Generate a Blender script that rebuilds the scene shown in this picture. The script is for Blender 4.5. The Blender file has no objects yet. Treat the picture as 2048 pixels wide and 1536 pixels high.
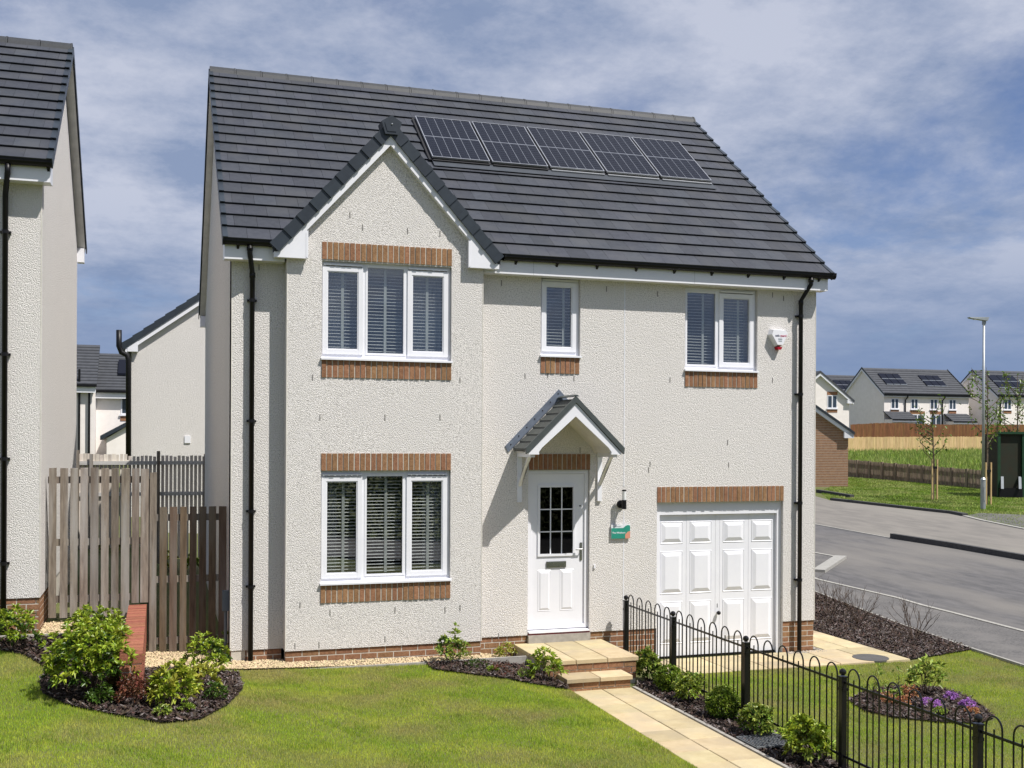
import bpy, bmesh, math, random
import numpy as np
from mathutils import Vector, Matrix

random.seed(7); rng = np.random.default_rng(11)
scene = bpy.context.scene; COL = scene.collection
# ------------------------------------------------------------------ camera
F_PX, TH, ROLL, YH, DIST, HCAM = 2180.15, 0.31207, 0.0049, 878.83, 14.8972, 3.1719
cd = bpy.data.cameras.new('camera'); cam = bpy.data.objects.new('camera', cd); COL.objects.link(cam)
cd.sensor_width = 36; cd.lens = F_PX / 2048 * 36; cd.shift_y = (YH - 768) / 2048; cd.clip_end = 6000; cd.clip_start = .1
cam.matrix_world = Matrix.Translation((0, -DIST, HCAM)) @ Matrix.Rotation(-TH, 4, 'Z') @ Matrix.Rotation(math.pi/2, 4, 'X') @ Matrix.Rotation(ROLL, 4, 'Z')
scene.camera = cam
# ------------------------------------------------------------------ world, sun
SUN = Vector((.83, -1, 2.05)).normalized()
W = bpy.data.worlds.new('World'); scene.world = W; W.use_nodes = True
nt = W.node_tree; nd = nt.nodes; lk = nt.links
for n in list(nd): nd.remove(n)
def N(t, **kw):
    n = nd.new(t)
    for k, v in kw.items(): setattr(n, k, v)
    return n
sky = N('ShaderNodeTexSky', sky_type='NISHITA', sun_disc=False, sun_elevation=math.asin(SUN.z), sun_rotation=math.atan2(SUN.x, SUN.y), altitude=50, air_density=1.0, dust_density=0.4, ozone_density=3.5)
tc = N('ShaderNodeTexCoord')
sep = N('ShaderNodeSeparateXYZ'); lk.new(tc.outputs['Generated'], sep.inputs[0])
# flat cloud layer: direction / (z + k)
addz = N('ShaderNodeMath', operation='ADD'); lk.new(sep.outputs['Z'], addz.inputs[0]); addz.inputs[1].default_value = .22
mx = N('ShaderNodeMath', operation='MAXIMUM'); lk.new(addz.outputs[0], mx.inputs[0]); mx.inputs[1].default_value = .06
dv = N('ShaderNodeVectorMath', operation='DIVIDE'); lk.new(tc.outputs['Generated'], dv.inputs[0])
cmb = N('ShaderNodeCombineXYZ')
for i in range(3): lk.new(mx.outputs[0], cmb.inputs[i])
lk.new(cmb.outputs[0], dv.inputs[1])
mp = N('ShaderNodeMapping'); lk.new(dv.outputs[0], mp.inputs[0]); mp.inputs['Location'].default_value = (2.6, 1.1, 0); mp.inputs['Scale'].default_value = (1.0, 1.0, .35)
n1 = N('ShaderNodeTexNoise'); lk.new(mp.outputs[0], n1.inputs['Vector']); n1.inputs['Scale'].default_value = 1.35; n1.inputs['Detail'].default_value = 8; n1.inputs['Roughness'].default_value = .62; n1.inputs['Distortion'].default_value = .35
n2 = N('ShaderNodeTexNoise'); lk.new(mp.outputs[0], n2.inputs['Vector']); n2.inputs['Scale'].default_value = 2.7; n2.inputs['Detail'].default_value = 7; n2.inputs['Roughness'].default_value = .64
rp = N('ShaderNodeValToRGB'); lk.new(n1.outputs['Fac'], rp.inputs[0]); rp.color_ramp.elements[0].position = .26; rp.color_ramp.elements[1].position = .47; rp.color_ramp.interpolation = 'EASE'
# thinner clouds low down
hz = N('ShaderNodeMapRange'); lk.new(sep.outputs['Z'], hz.inputs[0]); hz.inputs[1].default_value = .02; hz.inputs[2].default_value = .2; hz.inputs[3].default_value = 1.0; hz.inputs[4].default_value = .92; hz.interpolation_type = 'SMOOTHSTEP'
cf = N('ShaderNodeMath', operation='MULTIPLY'); lwm = N('ShaderNodeMapRange'); lk.new(sep.outputs['Z'], lwm.inputs[0]); lwm.inputs[1].default_value = .05; lwm.inputs[2].default_value = .24; lwm.inputs[3].default_value = .9; lwm.inputs[4].default_value = 0; lwm.interpolation_type = 'SMOOTHSTEP'
cmx = N('ShaderNodeMath', operation='MAXIMUM'); lk.new(rp.outputs[0], cmx.inputs[0]); lk.new(lwm.outputs[0], cmx.inputs[1])
lk.new(cmx.outputs[0], cf.inputs[0]); lk.new(hz.outputs[0], cf.inputs[1])
cc = N('ShaderNodeValToRGB'); lk.new(n2.outputs['Fac'], cc.inputs[0])
cc.color_ramp.elements[0].position = .38; cc.color_ramp.elements[1].position = .62
SKYGAIN = 9.0
cc.color_ramp.elements[0].color = (.25, .315, .465, 1); cc.color_ramp.elements[1].color = (.53, .565, .675, 1)
lowm = N('ShaderNodeMapRange'); lk.new(sep.outputs['Z'], lowm.inputs[0]); lowm.inputs[1].default_value = .02; lowm.inputs[2].default_value = .22; lowm.inputs[3].default_value = 1; lowm.inputs[4].default_value = 0; lowm.interpolation_type = 'SMOOTHSTEP'
lowc = N('ShaderNodeMixRGB'); lk.new(lowm.outputs[0], lowc.inputs[0]); lk.new(cc.outputs[0], lowc.inputs[1]); lowc.inputs[2].default_value = (.17, .25, .43, 1)
cg = N('ShaderNodeVectorMath', operation='SCALE'); lk.new(lowc.outputs[0], cg.inputs[0]); cg.inputs['Scale'].default_value = SKYGAIN
sg = N('ShaderNodeMixRGB', blend_type='MULTIPLY'); sg.inputs[0].default_value = 1; lk.new(sky.outputs[0], sg.inputs[1]); sg.inputs[2].default_value = (.66, .66, .80, 1)
mixc = N('ShaderNodeMixRGB'); lk.new(cf.outputs[0], mixc.inputs[0]); lk.new(sg.outputs[0], mixc.inputs[1]); lk.new(cg.outputs[0], mixc.inputs[2])
bg = N('ShaderNodeBackground'); lk.new(mixc.outputs[0], bg.inputs[0]); bg.inputs[1].default_value = .10
wo = N('ShaderNodeOutputWorld'); lk.new(bg.outputs[0], wo.inputs[0])
sd = bpy.data.lights.new('sun', 'SUN'); sd.energy = 5.0; sd.angle = math.radians(.53); sd.color = (1, .955, .89)
so = bpy.data.objects.new('sun', sd); COL.objects.link(so); so.rotation_euler = SUN.to_track_quat('Z', 'Y').to_euler(); so.location = SUN*60
scene.view_settings.view_transform = 'Standard'; scene.view_settings.look = 'None'; scene.view_settings.exposure = .27; scene.view_settings.gamma = 1; scene.view_settings.use_curve_mapping = False
try:
    scene.cycles.use_adaptive_sampling = True; scene.cycles.max_bounces = 8; scene.cycles.transparent_max_bounces = 16; scene.cycles.caustics_reflective = False; scene.cycles.caustics_refractive = False
except Exception: pass

# ------------------------------------------------------------------ pixel -> place helpers
sT, cT = math.sin(TH), math.cos(TH)
FWD = Vector((sT, cT, 0)); RGT = Vector((cT, -sT, 0))
def ray(u, v):
    a, b = u-1024, v-YH
    u0 = (a+ROLL*b)/(1+ROLL**2); v0 = (b-ROLL*a)/(1+ROLL**2)
    return Vector((sT+cT*u0/F_PX, cT-sT*u0/F_PX, -v0/F_PX))
CAM = Vector((0, -DIST, HCAM))
def aty(u, v, Y=0.):
    r = ray(u, v); q = CAM+r*((Y+DIST)/r.y); return q.x, q.z
def atd(u, v, zc): return CAM+ray(u, v)*zc
def atplane(u, v, p, n):
    r = ray(u, v); return CAM+r*((p-CAM).dot(n)/r.dot(n))
def cl(a, lo=0., hi=1.): return np.minimum(np.maximum(a, lo), hi)
XS = [-.3, .3, 1, 2.5, 4.2, 4.9, 5.1, 6.5, 9, 12, 16]; ZS = [.27, .23, .19, .165, .13, .02, -.125, -.135, -.15, -.18, -.2]
def H(x, y):
    x = np.asarray(x, float); y = np.asarray(y, float)
    hr = np.interp(x, XS, ZS)+.17*cl(-y/3)*cl((2.3-x)/2.3)
    hl = .7-.26*cl(-y/3.2)*(1-.6*cl((-.3-x)/6))
    z = np.where(x < -.28, hl, hr)
    zc = x*sT+(y+DIST)*cT
    return z+.034*cl(zc-22, 0, 84)
def gp(u, v):
    r = ray(u, v); a, bb = 4., 400.
    t = a
    while t < bb:
        q = CAM+r*t
        if q.z < float(H(q.x, q.y)): break
        t *= 1.01
    lo, hi = t/1.01, t
    for _ in range(30):
        m = (lo+hi)/2; q = CAM+r*m
        if q.z < float(H(q.x, q.y)): hi = m
        else: lo = m
    q = CAM+r*hi; return q.x, q.y

# ------------------------------------------------------------------ materials
MATS = {}
def M(name, col, col2=None, scale=6., rough=.6, bump=0., bscale=60., rnd=0., isl=0., spec=.4, detail=5, metal=0., spread=(.35, .65), bdist=.01, trans=0., stretch=None, btype='noise', coat=0., col3=None, scale3=1.):
    if name in MATS: return MATS[name]
    m = bpy.data.materials.new(name); m.use_nodes = True; t = m.node_tree; ns = t.nodes; l = t.links
    b = ns['Principled BSDF']; out = ns['Material Output']
    b.inputs['Roughness'].default_value = rough; b.inputs['Specular IOR Level'].default_value = spec; b.inputs['Metallic'].default_value = metal; b.inputs['Coat Weight'].default_value = coat
    g = ns.new('ShaderNodeNewGeometry'); vec = g.outputs['Position']
    if stretch:
        mpn = ns.new('ShaderNodeMapping'); mpn.inputs['Scale'].default_value = stretch; l.new(vec, mpn.inputs[0]); vec = mpn.outputs[0]
    if col2 is None: col2 = tuple(c*.85 for c in col)
    tx = ns.new('ShaderNodeTexNoise'); tx.inputs['Scale'].default_value = scale; tx.inputs['Detail'].default_value = detail; tx.inputs['Roughness'].default_value = .6; l.new(vec, tx.inputs['Vector'])
    mr = ns.new('ShaderNodeMapRange'); mr.inputs[1].default_value = spread[0]; mr.inputs[2].default_value = spread[1]; l.new(tx.outputs['Fac'], mr.inputs[0])
    mix = ns.new('ShaderNodeMixRGB'); mix.inputs[1].default_value = (*col, 1); mix.inputs[2].default_value = (*col2, 1); l.new(mr.outputs[0], mix.inputs[0])
    c = mix.outputs[0]
    if col3:
        t3 = ns.new('ShaderNodeTexNoise'); t3.inputs['Scale'].default_value = scale3; t3.inputs['Detail'].default_value = 4; l.new(vec, t3.inputs['Vector'])
        m3 = ns.new('ShaderNodeMapRange'); m3.inputs[1].default_value = .45; m3.inputs[2].default_value = .68; l.new(t3.outputs['Fac'], m3.inputs[0])
        mm = ns.new('ShaderNodeMixRGB'); l.new(m3.outputs[0], mm.inputs[0]); l.new(c, mm.inputs[1]); mm.inputs[2].default_value = (*col3, 1); c = mm.outputs[0]
    if rnd or isl:
        hs = ns.new('ShaderNodeHueSaturation'); l.new(c, hs.inputs['Color'])
        if rnd: src = ns.new('ShaderNodeObjectInfo').outputs['Random']; k = rnd
        else: src = g.outputs['Random Per Island']; k = isl
        r1 = ns.new('ShaderNodeMapRange'); r1.inputs[3].default_value = 1-k; r1.inputs[4].default_value = 1+k; l.new(src, r1.inputs[0]); l.new(r1.outputs[0], hs.inputs['Value'])
        sn = ns.new('ShaderNodeMath'); sn.operation = 'MULTIPLY'; sn.inputs[1].default_value = 7.31; l.new(src, sn.inputs[0])
        fr = ns.new('ShaderNodeMath'); fr.operation = 'FRACT'; l.new(sn.outputs[0], fr.inputs[0])
        r2 = ns.new('ShaderNodeMapRange'); r2.inputs[3].default_value = .5-.06*k; r2.inputs[4].default_value = .5+.06*k; l.new(fr.outputs[0], r2.inputs[0]); l.new(r2.outputs[0], hs.inputs['Hue'])
        c = hs.outputs[0]
    l.new(c, b.inputs['Base Color'])
    if bump:
        bn = ns.new('ShaderNodeBump'); bn.inputs['Strength'].default_value = bump; bn.inputs['Distance'].default_value = bdist
        if btype == 'voronoi':
            bt = ns.new('ShaderNodeTexVoronoi'); bt.inputs['Scale'].default_value = bscale; l.new(vec, bt.inputs['Vector']); l.new(bt.outputs['Distance'], bn.inputs['Height'])
        else:
            bt = ns.new('ShaderNodeTexNoise'); bt.inputs['Scale'].default_value = bscale; bt.inputs['Detail'].default_value = 4; l.new(vec, bt.inputs['Vector']); l.new(bt.outputs['Fac'], bn.inputs['Height'])
        l.new(bn.outputs[0], b.inputs['Normal'])
    if trans:
        tr = ns.new('ShaderNodeBsdfTranslucent'); l.new(c, tr.inputs[0]); ms = ns.new('ShaderNodeMixShader'); ms.inputs[0].default_value = trans
        l.new(b.outputs[0], ms.inputs[1]); l.new(tr.outputs[0], ms.inputs[2]); l.new(ms.outputs[0], out.inputs['Surface'])
    MATS[name] = m; return m

def roughcast(name, col, col2, b=.9):
    m = M(name, col, col2, scale=60, rough=.9, spec=.12, spread=(.46, .72), detail=5, col3=tuple(x*.88 for x in col), scale3=1.6)
    t = m.node_tree; ns = t.nodes; l = t.links; bs = ns['Principled BSDF']; g = [n for n in ns if n.type == 'NEW_GEOMETRY'][0]
    v1 = ns.new('ShaderNodeTexVoronoi'); v1.inputs['Scale'].default_value = 95; l.new(g.outputs['Position'], v1.inputs['Vector'])
    n_ = ns.new('ShaderNodeTexNoise'); n_.inputs['Scale'].default_value = 75; n_.inputs['Detail'].default_value = 3; l.new(g.outputs['Position'], n_.inputs['Vector'])
    ad = ns.new('ShaderNodeMath'); ad.operation = 'SUBTRACT'; l.new(n_.outputs['Fac'], ad.inputs[0]); l.new(v1.outputs['Distance'], ad.inputs[1])
    bp = ns.new('ShaderNodeBump'); bp.inputs['Strength'].default_value = b; bp.inputs['Distance'].default_value = .008; l.new(ad.outputs[0], bp.inputs['Height']); l.new(bp.outputs[0], bs.inputs['Normal'])
    return m
WALL = roughcast('roughcast', (.785, .757, .73), (.36, .342, .325), .95)
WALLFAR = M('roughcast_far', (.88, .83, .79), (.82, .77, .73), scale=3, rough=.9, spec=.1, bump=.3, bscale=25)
BEAD = M('render_bead', (.70, .67, .61), rough=.7)
BRICK = M('brick', (.315, .172, .095), (.22, .113, .06), scale=30, rough=.85, bump=.6, bscale=90, rnd=.15, spec=.2)
BRICKRED = M('brick_red', (.33, .125, .08), (.26, .095, .062), scale=24, rough=.85, bump=.5, bscale=90, rnd=.18, spec=.2)
BRICKFAR = M('brick_far', (.36, .19, .10), (.26, .13, .07), scale=9, rough=.9, rnd=.15)
MORTAR = M('mortar', (.60, .56, .49), rough=.95, bump=.3)
TILE = M('roof_tile', (.045, .050, .063), (.034, .038, .049), scale=14, rough=.62, bump=.15, bscale=120, rnd=.16, spec=.35, col3=(.053, .056, .064), scale3=2.2)
TILEJ = M('roof_tile_joined', (.045, .050, .063), (.034, .038, .049), scale=14, rough=.62, bump=.15, bscale=120, isl=.16, spec=.35, col3=(.053, .056, .064), scale3=2.2)
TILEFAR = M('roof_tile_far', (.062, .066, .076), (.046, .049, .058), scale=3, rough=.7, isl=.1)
RIDGE = M('ridge_tile', (.036, .040, .046), (.025, .028, .033), scale=20, rough=.6, rnd=.1)
CAP = M('verge_cap', (.026, .035, .046), (.02, .027, .036), scale=10, rough=.42, rnd=.12, spec=.5)
UPVC = M('upvc_white', (.78, .785, .825), (.75, .755, .80), scale=4, rough=.32, spec=.45)
UPVCS = M('soffit_cream', (.72, .70, .66), rough=.45)
BLACK = M('black_plastic', (.007, .007, .008), (.005, .005, .006), rough=.42, spec=.28)
BLACKM = M('black_steel', (.008, .008, .009), (.006, .006, .007), rough=.28, spec=.35)
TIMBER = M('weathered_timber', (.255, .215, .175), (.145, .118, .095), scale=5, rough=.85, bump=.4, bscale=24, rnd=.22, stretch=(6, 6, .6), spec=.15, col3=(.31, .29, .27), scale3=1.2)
TIMBERY = M('new_timber', (.64, .47, .24), (.50, .35, .16), scale=3, rough=.8, rnd=.12, stretch=(4, 4, .5))
TIMBERB = M('brown_timber', (.25, .115, .045), (.155, .07, .028), scale=3, rough=.85, rnd=.18, stretch=(4, 4, .5))
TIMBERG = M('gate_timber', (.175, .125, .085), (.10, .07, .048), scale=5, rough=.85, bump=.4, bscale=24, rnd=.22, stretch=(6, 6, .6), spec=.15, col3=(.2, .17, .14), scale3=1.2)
TIMBERD = M('dark_timber', (.32, .25, .185), (.20, .155, .115), scale=3, rough=.9, rnd=.2, stretch=(4, 4, .5))
SLAB = M('paving_slab', (.53, .44, .275), (.45, .36, .215), scale=5, rough=.85, bump=.25, bscale=150, rnd=.15, col3=(.42, .35, .235), scale3=2.2, spec=.2)
CONC = M('concrete', (.36, .34, .31), (.28, .265, .24), scale=12, rough=.9, bump=.3, bscale=80)
ASPH = M('asphalt', (.135, .130, .130), (.088, .086, .088), scale=5.0, rough=.9, bump=.6, bscale=60, spec=.25, col3=(.17, .160, .148), scale3=.5, stretch=(1, .3, 1), detail=9)
ASPH2 = M('asphalt_light', (.215, .20, .18), (.165, .155, .142), scale=2.5, detail=9, stretch=(1, .3, 1), rough=.9, bump=.3, bscale=90, spec=.2, col3=(.235, .22, .195), scale3=.3)
FOOT = M('footway', (.16, .154, .15), (.078, .075, .074), scale=30, rough=.9, bump=.6, bscale=60, spec=.25, col3=(.16, .152, .145), scale3=1.4)
KERB = M('kerb', (.30, .29, .27), (.23, .22, .205), scale=8, rough=.9, rnd=.1)
KERBD = M('kerb_dark', (.07, .069, .07), (.05, .05, .051), scale=8, rough=.9)
SOIL = M('mulch_soil', (.030, .020, .015), (.015, .010, .008), scale=30, rough=.95, bump=.9, bscale=60)
CHIP = M('bark_chip', (.06, .036, .025), (.03, .018, .013), scale=40, rough=.85, isl=.6)
CHIPG = M('bark_chip_grey', (.16, .135, .13), (.07, .056, .052), scale=40, rough=.85, isl=.6)
GRAVB = M('gravel_base', (.32, .26, .17), (.2, .16, .10), scale=60, rough=.95, bump=.8, bscale=70)
GRAV = M('gravel_stone', (.58, .47, .30), (.44, .34, .2), scale=50, rough=.75, isl=.35)
GRASS = M('grass_ground', (.085, .108, .024), (.11, .122, .035), scale=1.3, rough=.95, bump=.5, bscale=60, spread=(.4, .62), col3=(.12, .115, .05), scale3=.8)
BLADE = M('grass_blade', (.36, .49, .045), (.52, .585, .080), scale=1.1, rough=.65, isl=.38, trans=.45, spread=(.40, .60), col3=(.47, .43, .15), scale3=1.0, spec=.25)
BLADER = M('rough_grass', (.19, .30, .035), (.36, .42, .13), scale=.8, rough=.7, isl=.4, trans=.3, spread=(.38, .62), spec=.2)
def leaf(name, c1, c2, k=.35, tr=.3): return M(name, c1, c2, scale=9, rough=.38, isl=k, trans=tr, spec=.5)
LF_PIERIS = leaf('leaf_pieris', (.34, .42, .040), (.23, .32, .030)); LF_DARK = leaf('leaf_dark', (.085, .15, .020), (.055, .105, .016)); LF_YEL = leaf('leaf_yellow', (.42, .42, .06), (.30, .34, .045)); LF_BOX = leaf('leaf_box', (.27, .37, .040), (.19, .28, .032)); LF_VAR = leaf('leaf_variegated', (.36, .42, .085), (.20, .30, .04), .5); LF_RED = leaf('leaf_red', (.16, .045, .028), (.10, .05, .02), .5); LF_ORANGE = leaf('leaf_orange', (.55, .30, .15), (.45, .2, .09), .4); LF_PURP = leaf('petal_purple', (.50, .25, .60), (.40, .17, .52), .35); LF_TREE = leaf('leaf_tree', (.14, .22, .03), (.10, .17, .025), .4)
TWIG = M('twig', (.075, .05, .035), rough=.9); BARK = M('bark', (.16, .12, .085), (.1, .075, .05), scale=10, rough=.9)
SOLARC = M('solar_cell', (.007, .008, .014), (.010, .011, .018), scale=30, rough=.2, spec=.22); ALU = M('aluminium', (.62, .63, .65), rough=.35, metal=.85); SOLARL = M('solar_line', (.20, .215, .25), rough=.35); SOLARB = M('solar_backing', (.01, .01, .012), rough=.6)
LEAD = M('lead_flashing', (.16, .19, .24), (.11, .13, .17), scale=8, rough=.45, spec=.5)
GALV = M('galvanised', (.42, .44, .45), (.34, .36, .37), scale=6, rough=.45, metal=.5)
INTER = M('interior', (.045, .043, .04), rough=.9); SLATM = M('blind_slat', (.80, .79, .75), rough=.5); TAPE = M('blind_tape', (.46, .47, .44), rough=.8); CURT = M('curtain', (.30, .32, .38), (.22, .24, .3), scale=3, rough=.9, stretch=(14, 14, .3))
CHROME = M('chrome', (.5, .5, .5), rough=.25, metal=1.); STEPST = M('door_step_stone', (.38, .355, .32), (.30, .28, .25), scale=14, rough=.85)
REDP = M('red_threshold', (.10, .012, .016), rough=.4); TEAL = M('sign_teal', (.03, .27, .20), rough=.35); PEACH = M('sign_peach', (.68, .30, .21), rough=.35); SIGNW = M('sign_white', (.75, .78, .82), rough=.35); REDL = M('red_lens', (.35, .01, .02), rough=.2); INKD = M('ink_dark', (.12, .12, .2), rough=.6); INKR = M('ink_red', (.5, .04, .12), rough=.6); INKG = M('ink_grey', (.30, .34, .38), rough=.6)
PALETREAD = M('opal_glass', (.75, .76, .76), rough=.25); GREENP = M('green_paint', (.012, .055, .022), (.009, .04, .017), rough=.5); DARKIN = M('dark_panel', (.02, .018, .012), (.03, .025, .012), rough=.7)
def glass(name, f0, tint=(.93, .95, .96)):
    m = bpy.data.materials.new(name); m.use_nodes = True; t = m.node_tree; ns = t.nodes; l = t.links
    ns.remove(ns['Principled BSDF']); lw = ns.new('ShaderNodeLayerWeight'); lw.inputs[0].default_value = .5
    pw = ns.new('ShaderNodeMath'); pw.operation = 'POWER'; pw.inputs[1].default_value = 5; l.new(lw.outputs['Facing'], pw.inputs[0])
    ma = ns.new('ShaderNodeMath'); ma.operation = 'MULTIPLY_ADD'; ma.inputs[1].default_value = 1-f0; ma.inputs[2].default_value = f0; l.new(pw.outputs[0], ma.inputs[0])
    tr = ns.new('ShaderNodeBsdfTransparent'); tr.inputs[0].default_value = (*tint, 1); gl = ns.new('ShaderNodeBsdfGlossy'); gl.inputs['Roughness'].default_value = .012
    mx_ = ns.new('ShaderNodeMixShader'); l.new(ma.outputs[0], mx_.inputs[0]); l.new(tr.outputs[0], mx_.inputs[1]); l.new(gl.outputs[0], mx_.inputs[2]); l.new(mx_.outputs[0], ns['Material Output'].inputs[0]); return m
GLASS = glass('window_glass', .13); GLASSD = glass('door_glass', .03, (.30, .32, .33)); GLASSF = M('far_glass', (.03, .045, .065), (.05, .07, .09), scale=.7, rough=.08, spec=.8)

# ------------------------------------------------------------------ mesh helpers
class MB:
    def __init__(s): s.v = []; s.f = []
    def quad(s, *p):
        n = len(s.v); s.v += [tuple(q) for q in p]; s.f.append(tuple(range(n, n+len(p)))); return s
    def box(s, x0, x1, y0, y1, z0, z1):
        n = len(s.v); s.v += [(x0, y0, z0), (x1, y0, z0), (x1, y1, z0), (x0, y1, z0), (x0, y0, z1), (x1, y0, z1), (x1, y1, z1), (x0, y1, z1)]
        s.f += [tuple(n+i for i in f) for f in ((0, 3, 2, 1), (4, 5, 6, 7), (0, 1, 5, 4), (1, 2, 6, 5), (2, 3, 7, 6), (3, 0, 4, 7))]; return s
    def hexa(s, p):  # 8 points: bottom 4 then top 4
        n = len(s.v); s.v += [tuple(q) for q in p]
        s.f += [tuple(n+i for i in f) for f in ((0, 3, 2, 1), (4, 5, 6, 7), (0, 1, 5, 4), (1, 2, 6, 5), (2, 3, 7, 6), (3, 0, 4, 7))]; return s
    def prism(s, poly, y0, y1):   # polygon in XZ (counter-clockwise seen from -Y), extruded in Y
        n = len(s.v); k = len(poly)
        s.v += [(x, y0, z) for x, z in poly]+[(x, y1, z) for x, z in poly]
        s.f.append(tuple(range(n, n+k))); s.f.append(tuple(range(n+2*k-1, n+k-1, -1)))
        s.f += [(n+i, n+k+i, n+k+(i+1) % k, n+(i+1) % k) for i in range(k)]; return s
    def prismx(s, poly, x0, x1):  # polygon in YZ
        n = len(s.v); k = len(poly)
        s.v += [(x0, y, z) for y, z in poly]+[(x1, y, z) for y, z in poly]
        s.f.append(tuple(range(n+k-1, n-1, -1))); s.f.append(tuple(range(n+k, n+2*k)))
        s.f += [(n+i, n+(i+1) % k, n+k+(i+1) % k, n+k+i) for i in range(k)]; return s
    def tube(s, pts, r, n=8, cap=True):
        pts = [Vector(p) for p in pts]; rs = r if isinstance(r, (list, tuple)) else [r]*len(pts); base = len(s.v); prev = None
        for i, p in enumerate(pts):
            d = (pts[min(i+1, len(pts)-1)]-pts[max(i-1, 0)]).normalized()
            if prev is None: a = d.orthogonal().normalized()
            else: a = (prev-d*prev.dot(d)).normalized()
            prev = a; b = d.cross(a)
            for k in range(n):
                t = 2*math.pi*k/n; s.v.append(tuple(p+(a*math.cos(t)+b*math.sin(t))*rs[i]))
        for i in range(len(pts)-1):
            for k in range(n):
                k2 = (k+1) % n; s.f.append((base+i*n+k, base+i*n+k2, base+(i+1)*n+k2, base+(i+1)*n+k))
        if cap:
            s.f.append(tuple(base+k for k in reversed(range(n)))); e = base+(len(pts)-1)*n; s.f.append(tuple(e+k for k in range(n)))
        return s
    def ball(s, c, r, n=10, m=6):
        base = len(s.v); c = Vector(c)
        for i in range(m+1):
            ph = math.pi*i/m
            for k in range(n):
                t = 2*math.pi*k/n; s.v.append((c.x+r*math.sin(ph)*math.cos(t), c.y+r*math.sin(ph)*math.sin(t), c.z+r*math.cos(ph)))
        for i in range(m):
            for k in range(n): s.f.append((base+i*n+k, base+(i+1)*n+k, base+(i+1)*n+(k+1) % n, base+i*n+(k+1) % n))
        return s
    def mesh(s, name, mat, smooth=False):
        me = bpy.data.meshes.new(name); me.from_pydata(s.v, [], s.f); me.update()
        if mat: me.materials.append(mat)
        if smooth: me.polygons.foreach_set('use_smooth', [True]*len(me.polygons))
        return me
    def build(s, name, mat, parent=None, smooth=False): return link(name, s.mesh(name, mat, smooth), parent)
INV = {}
def link(name, me, parent=None, loc=None, rot=None):
    o = bpy.data.objects.new(name, me); COL.objects.link(o)
    if parent is not None:
        o.parent = parent
        if parent.name in INV: o.matrix_parent_inverse = INV[parent.name]
    if loc is not None: o.location = loc
    if rot is not None: o.rotation_euler = rot
    return o
def thing(name, label, cat, loc=(0, 0, 0), rotz=0., group=None, local=False):
    o = bpy.data.objects.new(name, None); COL.objects.link(o); o.empty_display_size = .2
    o.location = loc; o.rotation_euler = (0, 0, rotz); o['label'] = label; o['category'] = cat
    if group: o['group'] = group
    if not local: INV[o.name] = Matrix.Translation(-Vector(loc))
    return o
def tag(o, label, cat, group=None):
    o['label'] = label; o['category'] = cat
    if group: o['group'] = group
    return o
def struct(o): o['kind'] = 'structure'; return o
def stuff(o): o['kind'] = 'stuff'; return o
def npmesh(name, V, Fc, mat):
    """V (n,3), Fc (m,k) with constant k"""
    me = bpy.data.meshes.new(name); n, k = Fc.shape
    me.vertices.add(len(V)); me.vertices.foreach_set('co', np.asarray(V, np.float32).ravel())
    me.loops.add(n*k); me.loops.foreach_set('vertex_index', Fc.astype(np.int32).ravel())
    me.polygons.add(n); me.polygons.foreach_set('loop_start', np.arange(0, n*k, k, dtype=np.int32)); me.polygons.foreach_set('loop_total', np.full(n, k, np.int32))
    me.update(calc_edges=True); me.materials.append(mat); return me
def inpoly(x, y, poly):
    x = np.asarray(x); y = np.asarray(y); c = np.zeros(x.shape, bool); n = len(poly)
    for i in range(n):
        x1, y1 = poly[i]; x2, y2 = poly[(i+1) % n]
        if y1 == y2: continue
        c ^= ((y1 > y) != (y2 > y)) & (x < (x2-x1)*(y-y1)/(y2-y1)+x1)
    return c
def drape(name, poly, mat, dz, step=.25, hf=None, parent=None):
    hf = hf or H; bm = bmesh.new(); vs = [bm.verts.new((x, y, 0)) for x, y in poly]; bm.faces.new(vs)
    xs = [p[0] for p in poly]; ys = [p[1] for p in poly]
    for ax, lo, hi in ((0, min(xs), max(xs)), (1, min(ys), max(ys))):
        t = math.floor(lo/step)*step+step
        cuts = []
        while t < hi: cuts.append(t); t += step
        if ax == 0: cuts += [q for q in (-.285, -.275) if lo < q < hi]
        for t in cuts:
            co = (t, 0, 0) if ax == 0 else (0, t, 0); no = (1, 0, 0) if ax == 0 else (0, 1, 0)
            bmesh.ops.bisect_plane(bm, geom=bm.verts[:]+bm.edges[:]+bm.faces[:], plane_co=co, plane_no=no)
    for v in bm.verts: v.co.z = float(hf(v.co.x, v.co.y))+dz
    for f in bm.faces:
        f.normal_update()
        if f.normal.z < 0: f.normal_flip()
    me = bpy.data.meshes.new(name); bm.to_mesh(me); bm.free(); me.materials.append(mat); return link(name, me, parent)
# ================================================================== GROUND
gx = np.unique(np.concatenate([np.array([-3000, -900, -300, -120, -60, -35, -20, -13, -10, -8.5]), np.arange(-7, 15.01, .14), [-.285, -.275], np.arange(15.5, 40, 1.0), np.arange(42, 110, 4), [130, 180, 300, 900, 3000]]))
gy = np.unique(np.concatenate([np.array([-3000, -900, -300, -120, -60, -30, -20, -14, -11]), np.arange(-9.5, 3.01, .14), np.arange(3.5, 45, 1.0), np.arange(46, 130, 4), [150, 200, 300, 900, 3000]]))
GXX, GYY = np.meshgrid(gx, gy); GZZ = H(GXX, GYY)
V = np.stack([GXX.ravel(), GYY.ravel(), GZZ.ravel()], 1); nx, ny = len(gx), len(gy)
ii, jj = np.meshgrid(np.arange(nx-1), np.arange(ny-1)); a0 = (jj*nx+ii).ravel()
ground = struct(link('ground', npmesh('ground', V, np.stack([a0, a0+1, a0+nx+1, a0+nx], 1), GRASS)))

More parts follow.
